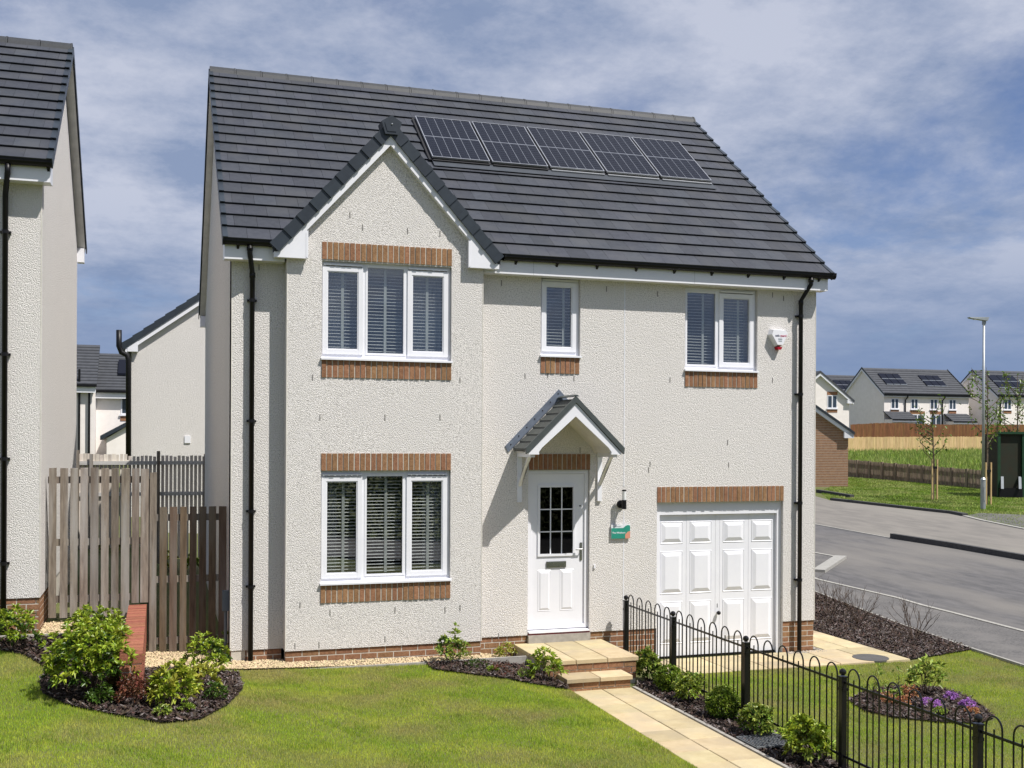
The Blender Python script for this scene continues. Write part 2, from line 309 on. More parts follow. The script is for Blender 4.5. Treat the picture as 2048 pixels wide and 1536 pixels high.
HX0, HX1, BY, BX0, BX1, PL = .887, 9.837, -.2376, 1.5826, 4.2986, .3475
# planting beds, gravel, paving outlines (world XY)
bed_wall = [gp(*q) for q in ((2, 1304), (50, 1312), (92, 1338), (79, 1368), (85, 1390), (130, 1410), (235, 1434), (320, 1449), (400, 1442), (455, 1413), (486, 1380), (478, 1350))]+[(.35, -.62), (-.2, -.7), (-.3, -.5), (-1.2, -.28), (-1.9, -.28)]
bed_steps = [gp(*q) for q in ((850, 1327), (868, 1341), (950, 1352), (1060, 1370), (1136, 1381))]+[(5.06, -1.62), (4.86, -1.4), (4.83, -.62), (3.3, -.62)]
PX0, PX1, PZ = 5.113, 5.955, -.10
bed_rail = [(PX1+.05, -1.62), (6.2, -1.35), (6.62, -1.2), (6.62, -9), (PX1+.05, -9)]
bed_flower = [gp(*q) for q in ((1697, 1402), (1725, 1388), (1790, 1376), (1880, 1378), (1945, 1400), (1990, 1438), (1960, 1450), (1880, 1447), (1790, 1438), (1730, 1425))]
APX = 10.85
foot_in = [gp(*q) for q in ((1632, 1186), (1700, 1212), (1810, 1254), (1950, 1302), (2048, 1334))]
fi0, fi1 = foot_in[0], foot_in[-1]
foot_in = [(fi0[0]+3.0, fi0[1]+9.)]+foot_in+[(fi1[0]-.3, fi1[1]-8)]
bed_side = [(APX+.03, 8.)]+[(APX+.03, -.95)]+[gp(1880, 1312), gp(1950, 1300)]+[p for p in foot_in[::-1] if p[1] > -.6 and p[1] < 6]+[(14.2, 8.)]
for nm, pl in (('planting_bed', bed_wall), ('planting_bed', bed_steps), ('planting_bed', bed_rail), ('planting_bed', bed_flower), ('planting_bed', bed_side)):
    struct(drape(nm, pl, SOIL, .022, .2))
grav_r = [(-.17, .75), (-.17, -.68), (.4, -.66), (.9, -.62), (3.3, -.62), (4.83, -.62), (4.83, .0), (BX1, .0), (BX1, BY), (BX0, BY), (BX0, 0), (HX0, 0), (HX0, .75)]
grav_l = [(-1.44, .75), (-1.44, -.26), (-.39, -.5), (-.39, .75)]
for pl in (grav_r, grav_l): struct(drape('gravel_strip', pl, GRAVB, .018, .2))
def scatter(poly, dens, jit=0):
    xs = [p[0] for p in poly]; ys = [p[1] for p in poly]; A = (max(xs)-min(xs))*(max(ys)-min(ys)); n = int(A*dens)
    x = rng.uniform(min(xs), max(xs), n); y = rng.uniform(min(ys), max(ys), n); k = inpoly(x, y, poly); return x[k], y[k]
def visible(x, y, z, pad=300):
    dx, dy, dz = x, y+DIST, z-HCAM; zc = dx*sT+dy*cT; xc = dx*cT-dy*sT; u = 1024+F_PX*xc/zc; v = YH-F_PX*dz/zc
    return (zc > 1) & (u > -pad) & (u < 2048+pad) & (v < 1536+pad*1.5)
def stones(name, polys, dens, r0, r1, mat, dz):
    X, Y = [], []
    for p in polys:
        x, y = scatter(p, dens); X.append(x); Y.append(y)
    x = np.concatenate(X); y = np.concatenate(Y); n = len(x); z = H(x, y)+dz
    r = rng.uniform(r0, r1, n); a = rng.uniform(0, 6.28, n); e = rng.uniform(.6, 1., n); f = rng.uniform(.4, .75, n)
    base = np.array([(1, 0, 0), (.31, .95, .1), (-.81, .59, -.05), (-.81, -.59, .1), (.31, -.95, 0), (.15, .1, 1), (0, 0, -1)])
    P = base[None]*np.stack([r, r*e, r*f], 1)[:, None]; P = P*rng.uniform(.8, 1.2, P.shape)
    ca, sa = np.cos(a)[:, None], np.sin(a)[:, None]; px = P[..., 0]*ca-P[..., 1]*sa; py = P[..., 0]*sa+P[..., 1]*ca
    V = np.stack([px+x[:, None], py+y[:, None], P[..., 2]+z[:, None]+r[:, None]*.3], -1).reshape(-1, 3)
    t = np.array([(0, 1, 5), (1, 2, 5), (2, 3, 5), (3, 4, 5), (4, 0, 5), (1, 0, 6), (2, 1, 6), (3, 2, 6), (4, 3, 6), (0, 4, 6)])
    Fc = (t[None]+7*np.arange(n)[:, None, None]).reshape(-1, 3); return stuff(link(name, npmesh(name, V, Fc, mat)))
tag(stones('gravel', [grav_r, grav_l], 2600, .010, .021, GRAV, .018), 'pale cream gravel stones along the foot of the houses', 'gravel')
def chips(name, polys, dens, mat, excl=None):
    X, Y = [], []
    for p in polys:
        x, y = scatter(p, dens); X.append(x); Y.append(y)
    x = np.concatenate(X); y = np.concatenate(Y); z = H(x, y)+.028; k = visible(x, y, z); x, y, z = x[k], y[k], z[k]; n = len(x)
    L = rng.uniform(.014, .042, n); w = rng.uniform(.006, .014, n); a = rng.uniform(0, 6.28, n); tl = rng.normal(0, .35, n); t2 = rng.normal(0, .3, n)
    ux = np.stack([np.cos(a)*np.cos(tl), np.sin(a)*np.cos(tl), np.sin(tl)], 1); vx = np.stack([-np.sin(a), np.cos(a), np.sin(t2)], 1)
    c = np.stack([x, y, z+.006+np.abs(np.sin(tl))*L*.5], 1)
    V = np.stack([c-ux*L[:, None]-vx*w[:, None], c+ux*L[:, None]-vx*w[:, None]*.6, c+ux*L[:, None]*.9+vx*w[:, None], c-ux*L[:, None]+vx*w[:, None]*.7], 1).reshape(-1, 3)
    return stuff(link(name, npmesh(name, V, np.arange(4*n).reshape(n, 4), mat)))
BEDS = [bed_wall, bed_steps, bed_rail, bed_flower, bed_side]
tag(chips('bark_mulch', BEDS, 1300, CHIP), 'dark brown bark mulch chips spread over the planting beds', 'mulch')
tag(chips('bark_mulch', BEDS, 450, CHIPG), 'weathered greyish bark chips lying among the brown mulch', 'mulch')

# ---- path, apron, steps
path = struct(bpy.data.objects.new('garden_path', None)); COL.objects.link(path)
def slab(x0, x1, y0, y1, zt, th, mat, parent, name='slab', g=.006):
    m = MB(); j = [random.uniform(-.002, .002) for _ in range(4)]; e = .006
    x0 += g; x1 -= g; y0 += g; y1 -= g
    m.hexa([(x0, y0, zt-th), (x1, y0, zt-th), (x1, y1, zt-th), (x0, y1, zt-th), (x0, y0, zt-e), (x1, y0, zt-e), (x1, y1, zt-e), (x0, y1, zt-e)])
    m.hexa([(x0, y0, zt-e), (x1, y0, zt-e), (x1, y1, zt-e), (x0, y1, zt-e), (x0+e, y0+e, zt+j[0]), (x1-e, y0+e, zt+j[1]), (x1-e, y1-e, zt+j[2]), (x0+e, y1-e, zt+j[3])])
    return m.build(name, mat, parent)
y = -1.62; k = 0
while y > -9:
    d = .42 if k % 2 else .42
    xm = (PX0+PX1)/2+.0
    slab(PX0, xm, y-d, y, PZ, .05, SLAB, path); slab(xm, PX1, y-d, y, PZ, .05, SLAB, path); y -= d; k += 1
edge = MB().box(PX1+.005, PX1+.05, -9, -1.66, PZ-.1, PZ+.012).build('edging', CONC, path)
apron = struct(bpy.data.objects.new('garage_apron', None)); COL.objects.link(apron)
AZ = -.128
ax = [6.62, 7.22, 7.82, 8.42, 9.02, 9.62, 10.22, APX]; ay = [-1.02, -.57, -.0]
for i in range(len(ax)-1):
    for j in range(len(ay)-1): slab(ax[i], ax[i+1], ay[j], ay[j+1], AZ, .05, SLAB, apron)
for j in range(11): slab(10.02, 10.45, .45*j, .45*j+.45, AZ, .05, SLAB, apron); slab(10.45, APX, .45*j, .45*j+.45, AZ, .05, SLAB, apron)
stonepoly = [(9.30, -.16), (9.30, .0), (9.99, .0), (9.99, -.16)]
tag(stones('grey_pebbles', [stonepoly, [(9.86, 0), (9.99, 0), (9.99, 4), (9.86, 4)]], 2200, .01, .02, M('pebble', (.42, .38, .33), (.28, .25, .22), scale=50, isl=.5), .02), 'small grey and buff pebbles at the foot of the corner downpipe', 'pebbles')
mc = MB(); cx, cy = gp(1741, 1320)
mc.tube([(cx, cy, AZ-.02), (cx, cy, AZ+.006)], .27, 28); tag(mc.build('manhole_cover', M('cast_iron', (.10, .095, .09), rough=.7)), 'round dark manhole cover set in the buff garage apron', 'manhole cover')
# entrance steps
st = thing('entrance_steps', 'buff slab and brick entrance steps below the white front door', 'steps', (5.52, -.8, PZ))
SX0, SX1, SY = 4.838, 6.205, -1.335; TZ = .235; S2 = .068
xm1 = SX0+.455; xm2 = SX0+.91
for i, (a, b) in enumerate(((SX0, xm1), (xm1, xm2), (xm2, SX1))):
    for (c, d) in ((SY, SY+.67), (SY+.67, -.005)): slab(a, b, c, d, TZ, .055, SLAB, st)
bm_ = MB().box(SX0+.04, SX1-.04, SY+.03, -.02, -.2, TZ-.057); riser = bm_.build('riser', MORTAR, st)
BR = MB().box(-.1045, .1045, -.05, .05, -.0335, .0335).mesh('brick', BRICK)
def brickrow(parent, x0, x1, y, zc, off, me=None, face='y', pitch=.225):
    x = x0-off*pitch
    while x < x1:
        a, b = max(x, x0), min(x+pitch-.013, x1)
        if b-a > .03:
            c = (a+b)/2; o = link('brick', me or BR, parent, (c, y, zc) if face == 'y' else (y, c, zc), None if face == 'y' else (0, 0, math.pi/2)); o.scale = ((b-a)/.209, 1, 1)
        x += pitch
for k in range(3): brickrow(riser, SX0+.035, SX1-.035, SY+.07, TZ-.057-.0405-.081*k, .5*(k % 2))
for k in range(2): brickrow(riser, SY+.13, -.03, SX1-.085, TZ-.057-.0405-.081*k, .5*((k+1) % 2), face='x')
T0, T1 = 5.02, 5.955
slab(T0, (T0+T1)/2, -1.70, SY+.02, S2, .055, SLAB, st); slab((T0+T1)/2, T1, -1.70, SY+.02, S2, .055, SLAB, st)
r2 = MB().box(T0+.03, T1-.03, -1.655, SY+.02, -.25, S2-.057).build('riser', MORTAR, st)
for k in range(2): brickrow(r2, T0+.025, T1-.025, -1.615, S2-.057-.0405-.081*k, .5*(k % 2))
# concrete edging against gravel
ed = struct(MB().box(.9, 4.82, -.66, -.62, .0, .185).build('gravel_edging', CONC)); 
ed2 = struct(MB().box(-1.9, -.42, -.30, -.25, .4, .735).build('gravel_edging', CONC))

# ================================================================== MAIN HOUSE
house = thing('detached_house', 'two storey roughcast house with dark tiled roof, solar panels and white garage door', 'house', (5.4, 0, 0))
def wallmesh(m, x0, x1, z0, z1, y, ops, depth, back=True):
    xs = sorted({x0, x1, *[o[0] for o in ops], *[o[1] for o in ops]}); zs = sorted({z0, z1, *[o[2] for o in ops], *[o[3] for o in ops]})
    xs = [t for t in xs if x0 <= t <= x1]; zs = [t for t in zs if z0 <= t <= z1]
    for i in range(len(xs)-1):
        for j in range(len(zs)-1):
            cx, cz = (xs[i]+xs[i+1])/2, (zs[j]+zs[j+1])/2
            if any(o[0] < cx < o[1] and o[2] < cz < o[3] for o in ops): continue
            a, b, c, d = xs[i], xs[i+1], zs[j], zs[j+1]
            m.quad((a, y, c), (b, y, c), (b, y, d), (a, y, d))
            if back: m.quad((b, y+depth, c), (a, y+depth, c), (a, y+depth, d), (b, y+depth, d))
    for o in ops:
        a, b, c, d = o[:4]
        m.quad((a, y, c), (a, y, d), (a, y+depth, d), (a, y+depth, c)); m.quad((b, y, d), (b, y, c), (b, y+depth, c), (b, y+depth, d))
        m.quad((a, y, d), (b, y, d), (b, y+depth, d), (a, y+depth, d)); m.quad((b, y, c), (a, y, c), (a, y+depth, c), (b, y+depth, c))
    return m
GX0, GX1 = 7.0967, 9.2617
OPW_S = (5.235, 5.849, 4.37, 5.52); OPW_R = (7.5495, 8.79, 4.218, 5.50)
OPD = (5.055, 6.012, .30, 2.735); OPG = (GX0, GX1, -.4, 2.2364)
EAVE = 5.515
m = MB(); wallmesh(m, HX0, HX1, PL, 5.85, 0, [OPW_S, OPW_R, OPD, OPG, (BX0+.06, BX1-.06, .5, 5.45)], .28)
m.box(HX0, HX0+.28, .28, 8.8, PL, 5.85); m.box(HX1-.28, HX1, .28, 8.8, PL, 5.85); m.box(HX0+.28, HX1-.28, 8.52, 8.8, PL, 5.85)
RY0, RZ0, RYR, RZR = -.30, 5.735, 4.40, 9.49       # front eave line and ridge line of the roof surface
RS = (RZR-RZ0)/(RYR-RY0)
for xa, xb in ((HX0, HX0+.28), (HX1-.28, HX1)): m.prismx([(0, 5.85), (8.8, 5.85), (4.4, 5.85+4.4*RS-.12)], xa, xb)
m.build('wall', WALL, house)
BOPL = (2.048, 3.838, 1.2017, 2.7414); BOPU = (2.048, 3.838, 4.224, 5.5729)
XC, APZ = 2.952, 7.21
m = MB(); wallmesh(m, BX0, BX1, PL, EAVE+.04, BY, [BOPL, BOPU], .22)
BSL = (7.489-5.714)/(2.952-1.354)                   # slope of the bay gable
gz0 = EAVE+.04
gpoly = [(BX0, gz0), (BX1, gz0), (BX1, 7.33-BSL*(BX1-XC)), (XC, 7.33), (BX0, 7.33-BSL*(XC-BX0))]
m.prism(gpoly, BY, BY+.22)
m.quad((BX0, 0, PL), (BX0, BY, PL), (BX0, BY, gz0+.3), (BX0, 0, gz0+.3)); m.quad((BX1, BY, PL), (BX1, 0, PL), (BX1, 0, gz0+.3), (BX1, BY, gz0+.3))
m.build('bay_wall', WALL, house)
# corner beads and movement joint
def bead(x, y, z0, z1, w=.012): MB().box(x-w/2, x+w/2, y-.0035, y+.01, z0, z1).build('corner_bead', BEAD, house)
bead(BX0+.008, BY, PL, EAVE); bead(BX1-.008, BY, PL, EAVE); bead(HX0+.008, 0, PL, EAVE); bead(HX1-.008, 0, PL, EAVE)
for a, b in ((.38, 1.70), (1.93, 2.12), (2.48, EAVE)): MB().box(6.548, 6.562, -.004, .01, a, b).build('movement_joint', UPVC, house)
# interior floors and partition
m = MB().box(HX0+.28, HX1-.28, .28, 8.5, .25, .35).box(HX0+.28, HX1-.28, .28, 8.5, 3.1, 3.3).box(HX0+.28, HX1-.28, .28, 8.5, 5.86, 5.95).box(HX0+.28, HX1-.28, 3.2, 3.3, .35, 5.86).box(4.5, 4.6, .3, 3.2, .35, 5.86).box(6.9, 7.0, .3, 3.2, -.15, 5.86).box(BX0+.06, BX1-.06, BY+.22, .28, 3.1, 3.3).box(BX0+.06, BX1-.06, BY+.22, .28, .25, .35).box(BX0+.06, BX1-.06, BY+.22, .28, 5.75, 5.85)
m.build('interior_floor', INTER, house)
# weep vents
WV = MB().box(-.006, .006, -.004, .004, -.04, .04).mesh('weep_vent', M('vent_grey', (.2, .19, .18), rough=.8))
for u, v, yy in ((600, 1210, BY), (660, 1225, BY), (790, 1220, BY), (890, 1220, BY), (920, 1215, BY), (640, 835, BY), (770, 835, BY), (880, 835, BY), (625, 755, BY), (920, 760, BY), (725, 455, BY), (815, 462, BY), (880, 467, BY), (700, 430, BY), (1003, 566, 0), (1213, 578, 0), (1315, 588, 0), (1050, 752, 0), (1095, 750, 0), (1148, 757, 0), (1545, 590, 0), (1567, 597, 0), (1297, 940, 0), (1457, 930, 0), (1300, 928, 0), (1455, 885, 0), (997, 1272, BY), (590, 1292, BY), (770, 1278, BY), (638, 1290, BY), (1340, 760, 0), (1545, 760, 0), (518, 535, 0), (1160, 900, 0)):
    x, z = aty(u, v, yy); link('weep_vent', WV, house, (x, yy, z))
# ---- plinths
def plinth(parent, x0, x1, y, ztop, zbot, nm='plinth'):
    p = MB().box(x0+.012, x1-.012, y+.02, y+.2, zbot, ztop).build(nm, MORTAR, parent); z = ztop-.0345-.006; k = 0
    while z > zbot-.02: brickrow(p, x0+.01, x1-.01, y+.067, z, .5*(k % 2)); z -= .081; k += 1
    return p
plinth(house, BX0, BX1, BY, PL, .10); plinth(house, HX0, BX0-.01, 0, PL, .10); plinth(house, BX1, OPD[0], 0, PL, .05); plinth(house, OPD[1], GX0, 0, PL, -.2); plinth(house, GX1, HX1, 0, PL, -.2)
pg = MB().box(HX0+.02, HX0+.2, .01, 8.8, -.2, PL).build('plinth', MORTAR, house); MB().box(HX1-.2, HX1-.02, .21, 8.8, -.2, PL).build('plinth', MORTAR, house)
for k in range(3): brickrow(pg, .02, 1.2, HX0+.062, PL-.0405-.081*k, .5*(k % 2), face='x')
# ---- soldier course lintels and sills
SB = MB().box(-.0323, .0323, -.03, .03, -.1155, .1155).mesh('brick', BRICK)
def soldier(x0, x1, y, z0, z1, n, nm):
    p = MB().box(x0, x1, y-.005, y+.04, z0, z1).build(nm, MORTAR, house); w = (x1-x0+.010)/n
    for i in range(n):
        o = link('brick', SB, p, (x0+w*(i+.5)-.005+random.uniform(-.0015, .0015), y+.021-random.uniform(0, .008), (z0+z1)/2)); o.scale = ((w-.0145)/.0646, 1, (z1-z0)/.2326)
        o.rotation_euler = (0, random.uniform(-.006, .006), 0)
for z0, z1, nm in ((2.7414, 2.974, 'lintel'), (.969, 1.2017, 'sill_course'), (5.5729, 5.8057, 'lintel'), (3.9914, 4.224, 'sill_course')): soldier(2.048, 3.838, BY, z0, z1, 24, nm)
soldier(GX0, GX1, 0, 2.2364, 2.4688, 29, 'lintel'); soldier(7.5495, 8.79, 0, 3.9855, 4.218, 17, 'sill_course'); soldier(5.235, 5.835, 0, 4.134, 4.37, 8, 'sill_course'); soldier(5.062, 6.012, 0, 2.735, 2.963, 13, 'lintel')
# ---- windows
def frame(m, x0, x1, z0, z1, w, y0, y1, wb=None):
    wb = wb or w; m.box(x0, x0+w, y0, y1, z0, z1); m.box(x1-w, x1, y0, y1, z0, z1); m.box(x0+w, x1-w, y0+.0012, y1, z1-w, z1); m.box(x0+w, x1-w, y0+.0012, y1, z0, z0+wb)
def window(op, y, lights, sillz, blind=True, tapes=None, gaptop=.05):
    """lights: (x0,x1,z0,z1,casement) sash outlines"""
    X0, X1, Z0, Z1 = op; yf = y+.055
    fr = MB(); 
    frame(fr, X0+.004, X1-.004, sillz+.002, Z1-.004, .05, yf, yf+.06)
    for a, b in zip(lights[:-1], lights[1:]): fr.box((a[1]+b[0])/2-.03, (a[1]+b[0])/2+.03, yf-.001, yf+.06, sillz+.05, Z1-.05)
    w = fr.build('window', UPVC, house)
    for (a, b, c, d, case) in lights:
        s = MB()
        if case: frame(s, a, b, c, d, .062, yf-.018, yf+.03); frame(s, a+.062, b-.062, c+.062, d-.062, .014, yf-.010, yf+.03); gi = .072
        else: frame(s, a, b, c, d, .03, yf-.006, yf+.03); gi = .026
        s.build('sash', UPVC, w)
        if case: MB().box(a+.01, b-.01, yf-.03, yf-.004, d+.012, d+.034).build('trickle_vent', UPVC, w)
        MB().box(a+gi, b-gi, yf+.012, yf+.018, c+gi, d-gi).build('pane', GLASS, w)
    MB().hexa([(X0-.012, y-.045, sillz-.036), (X1+.012, y-.045, sillz-.036), (X1+.012, yf+.03, sillz-.036), (X0-.012, yf+.03, sillz-.036), (X0-.012, y-.045, sillz-.012), (X1+.012, y-.045, sillz-.012), (X1+.012, yf+.03, sillz+.006), (X0-.012, yf+.03, sillz+.006)]).build('sill', UPVC, w)
    for li, (a, b, c, d, case) in enumerate(lights):
        s = MB(); z = c+.06; yb = yf+.115
        while z < d-.02:
            dy = .022; s.hexa([(a+.03, yb-dy, z-.005), (b-.03, yb-dy, z-.005), (b-.03, yb+dy, z+.005), (a+.03, yb+dy, z+.005), (a+.03, yb-dy, z-.001), (b-.03, yb-dy, z-.001), (b-.03, yb+dy, z+.009), (a+.03, yb+dy, z+.009)]); z += .0455
        stuff(s.build('blind_slats', SLATM, w))
        t = MB()
        for fx in (tapes or (.5,)): xx = a+(b-a)*fx; t.box(xx-.019, xx+.019, yb-.027, yb-.025, c+.04, d-.03)
        t.build('blind_tape', TAPE, w)
    return w
wl = window(BOPL, BY, [(2.062, 2.61, 1.287, 2.66, 1), (2.645, 3.20, 1.30, 2.69, 0), (3.225, 3.80, 1.287, 2.66, 1)], 1.245, tapes=(.56,))
wu = window(BOPU, BY, [(2.062, 2.61, 4.31, 5.49, 1), (2.645, 3.20, 4.31, 5.53, 0), (3.225, 3.80, 4.31, 5.49, 1)], 4.262, tapes=(.52,))
window(OPW_R, 0, [(7.58, 8.115, 4.30, 5.45, 0), (8.15, 8.745, 4.30, 5.43, 1)], 4.255, tapes=(.64,))
window(OPW_S, 0, [(5.262, 5.80, 4.455, 5.47, 1)], 4.405, tapes=(.7,))
# curtains behind the blinds
for (a, b, c, d, yy) in ((2.1, 2.42, 4.28, 5.5, BY), (3.35, 3.75, 4.28, 5.5, BY), (5.27, 5.45, 4.4, 5.45, 0), (8.35, 8.7, 4.3, 5.4, 0), (2.1, 2.3, 1.3, 2.65, BY), (3.5, 3.78, 1.3, 2.65, BY)):
    m = MB(); n = 12
    for i in range(n):
        xa, xb = a+(b-a)*i/n, a+(b-a)*(i+1)/n; ya = yy+.27+.02*(i % 2); yb2 = yy+.27+.02*((i+1) % 2); m.quad((xa, ya, c), (xb, yb2, c), (xb, yb2, d), (xa, ya, d))
    m.build('curtain', CURT, house)
# ---- raised panel helper (bevelled field on a door)
def raised(x0, x1, z0, z1, y, mat, parent, e=.05, rec=.014, up=.004):
    m = MB(); g = .012; y1 = y+rec*.0
    # moulding ring proud of the leaf, sunk groove, raised field
    o = [(x0, z0), (x1, z0), (x1, z1), (x0, z1)]
    def ring(i1, ya, i2, yb):
        for k in range(4):
            (ax, az), (bx, bz) = o[k], o[(k+1) % 4]
            def ins(px, pz, i): return (px+(i if px == x0 else -i), pz+(i if pz == z0 else -i))
            a1, b1 = ins(ax, az, i1), ins(bx, bz, i1); a2, b2 = ins(ax, az, i2), ins(bx, bz, i2)
            m.quad((a1[0], ya, a1[1]), (b1[0], ya, b1[1]), (b2[0], yb, b2[1]), (a2[0], yb, a2[1]))
    ring(0, y, g*.5, y-up); ring(g*.5, y-up, g*1.2, y-.001); ring(g*1.2, y-.001, g*1.25, y-.0009); ring(g*1.25, y-.0009, e, y-rec)
    m.quad(*[(px+(e if px == x0 else -e), y-rec, pz+(e if pz == z0 else -e)) for px, pz in o])
    return m.build('panel', mat, parent)
# ---- front door
DY = .10
dr = MB(); frame(dr, 5.062, 6.005, .415, 2.73, .055, .045, .14); door = dr.build('front_door', UPVC, house)
lf = MB(); LX0, LX1, LZ0, LZ1 = 5.118, 5.949, .44, 2.672
GXa, GXb, GZa, GZb = 5.255, 5.778, 1.50, 2.48
wallmesh(lf, LX0, LX1, LZ0, LZ1, DY-.03, [(GXa, GXb, GZa, GZb)], .045); lf.build('door_leaf', UPVC, door)
gf = MB(); frame(gf, GXa-.03, GXb+.03, GZa-.03, GZb+.03, .034, DY-.048, DY-.012); gf.build('glazing_bead', UPVC, door)
for i in range(3):
    for j in range(3):
        w_ = (GXb-GXa)/3; h_ = (GZb-GZa)/3; MB().box(GXa+w_*i, GXa+w_*(i+1), DY-.012, DY-.008, GZa+h_*j, GZa+h_*(j+1)).build('pane', GLASSD, door)
gb = MB()
for i in (1, 2):
    x = GXa+(GXb-GXa)*i/3; z = GZa+(GZb-GZa)*i/3; gb.box(x-.008, x+.008, DY-.022, DY-.013, GZa, GZb); gb.box(GXa, GXb, DY-.0225, DY-.0135, z-.008, z+.008)
gb.build('glazing_bar', UPVC, door)
for a, b in ((5.229, 5.434), (5.575, 5.79)): raised(a, b, .672, 1.272, DY-.031, UPVC, door, .045, .012)
MB().box(5.361, 5.665, DY-.048, DY-.03, 1.307, 1.394).box(5.385, 5.641, DY-.054, DY-.048, 1.322, 1.379).build('letterbox', CHROME, door)
hd = MB().box(5.885, 5.918, DY-.042, DY-.03, 1.40, 1.66).tube([(5.901, DY-.04, 1.565), (5.901, DY-.085, 1.565), (5.80, DY-.085, 1.562)], .010, 8); hd.build('handle', CHROME, door)
MB().tube([(5.885, DY-.036, 2.20), (5.885, DY-.03, 2.20)], .012, 10).build('spy_hole', BLACK, door)
MB().hexa([(5.07, -.035, .372), (6.0, -.035, .372), (6.0, .14, .372), (5.07, .14, .372), (5.07, -.035, .388), (6.0, -.035, .388), (6.0, .14, .415), (5.07, .14, .415)]).build('threshold', UPVC, door)
MB().box(5.06, 6.008, -.03, .14, .347, .371).build('threshold_strip', REDP, door)
MB().box(5.055, 6.012, -.05, .14, .2, .346).build('door_step', STEPST, house)
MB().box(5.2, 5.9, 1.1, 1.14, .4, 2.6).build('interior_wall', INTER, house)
# ---- garage door
GY = .12
gd = MB(); gd.box(GX0+.004, GX0+.075, .06, .17, -.2, 2.232); gd.box(GX1-.075, GX1-.004, .06, .17, -.2, 2.232); gd.box(GX0+.075, GX1-.075, .062, .17, 2.042, 2.232); garage = gd.build('garage_door', UPVC, house)
gx_ = [7.172, 7.643, 8.139, 8.212, 8.712, 9.186]
for a, b in zip(gx_[:-1], gx_[1:]): MB().box(a+.002, b-.002, GY-.01, GY+.02, -.105, 2.034).build('door_leaf', UPVC, garage)
for a, b in ((7.206, 7.582), (7.702, 8.074), (8.267, 8.642), (8.763, 9.132)):
    for c, d in ((1.601, 1.935), (.838, 1.487), (.08, .722)): raised(a, b, c, d, GY-.0105, UPVC, garage, .075, .022, .007)
MB().box(7.18, 9.18, GY-.02, GY+.02, -.14, -.107).build('shadow_strip', BLACK, garage)  # black strip painting in the shadow at the foot of the garage door
MB().tube([(8.176, GY-.01, .523), (8.176, GY-.05, .523)], .012, 8).ball((8.176, GY-.06, .523), .032).build('handle', BLACK, garage, True)
MB().box(8.172, 8.180, GY-.014, GY-.009, .60, .66).build('lock', BLACK, garage)
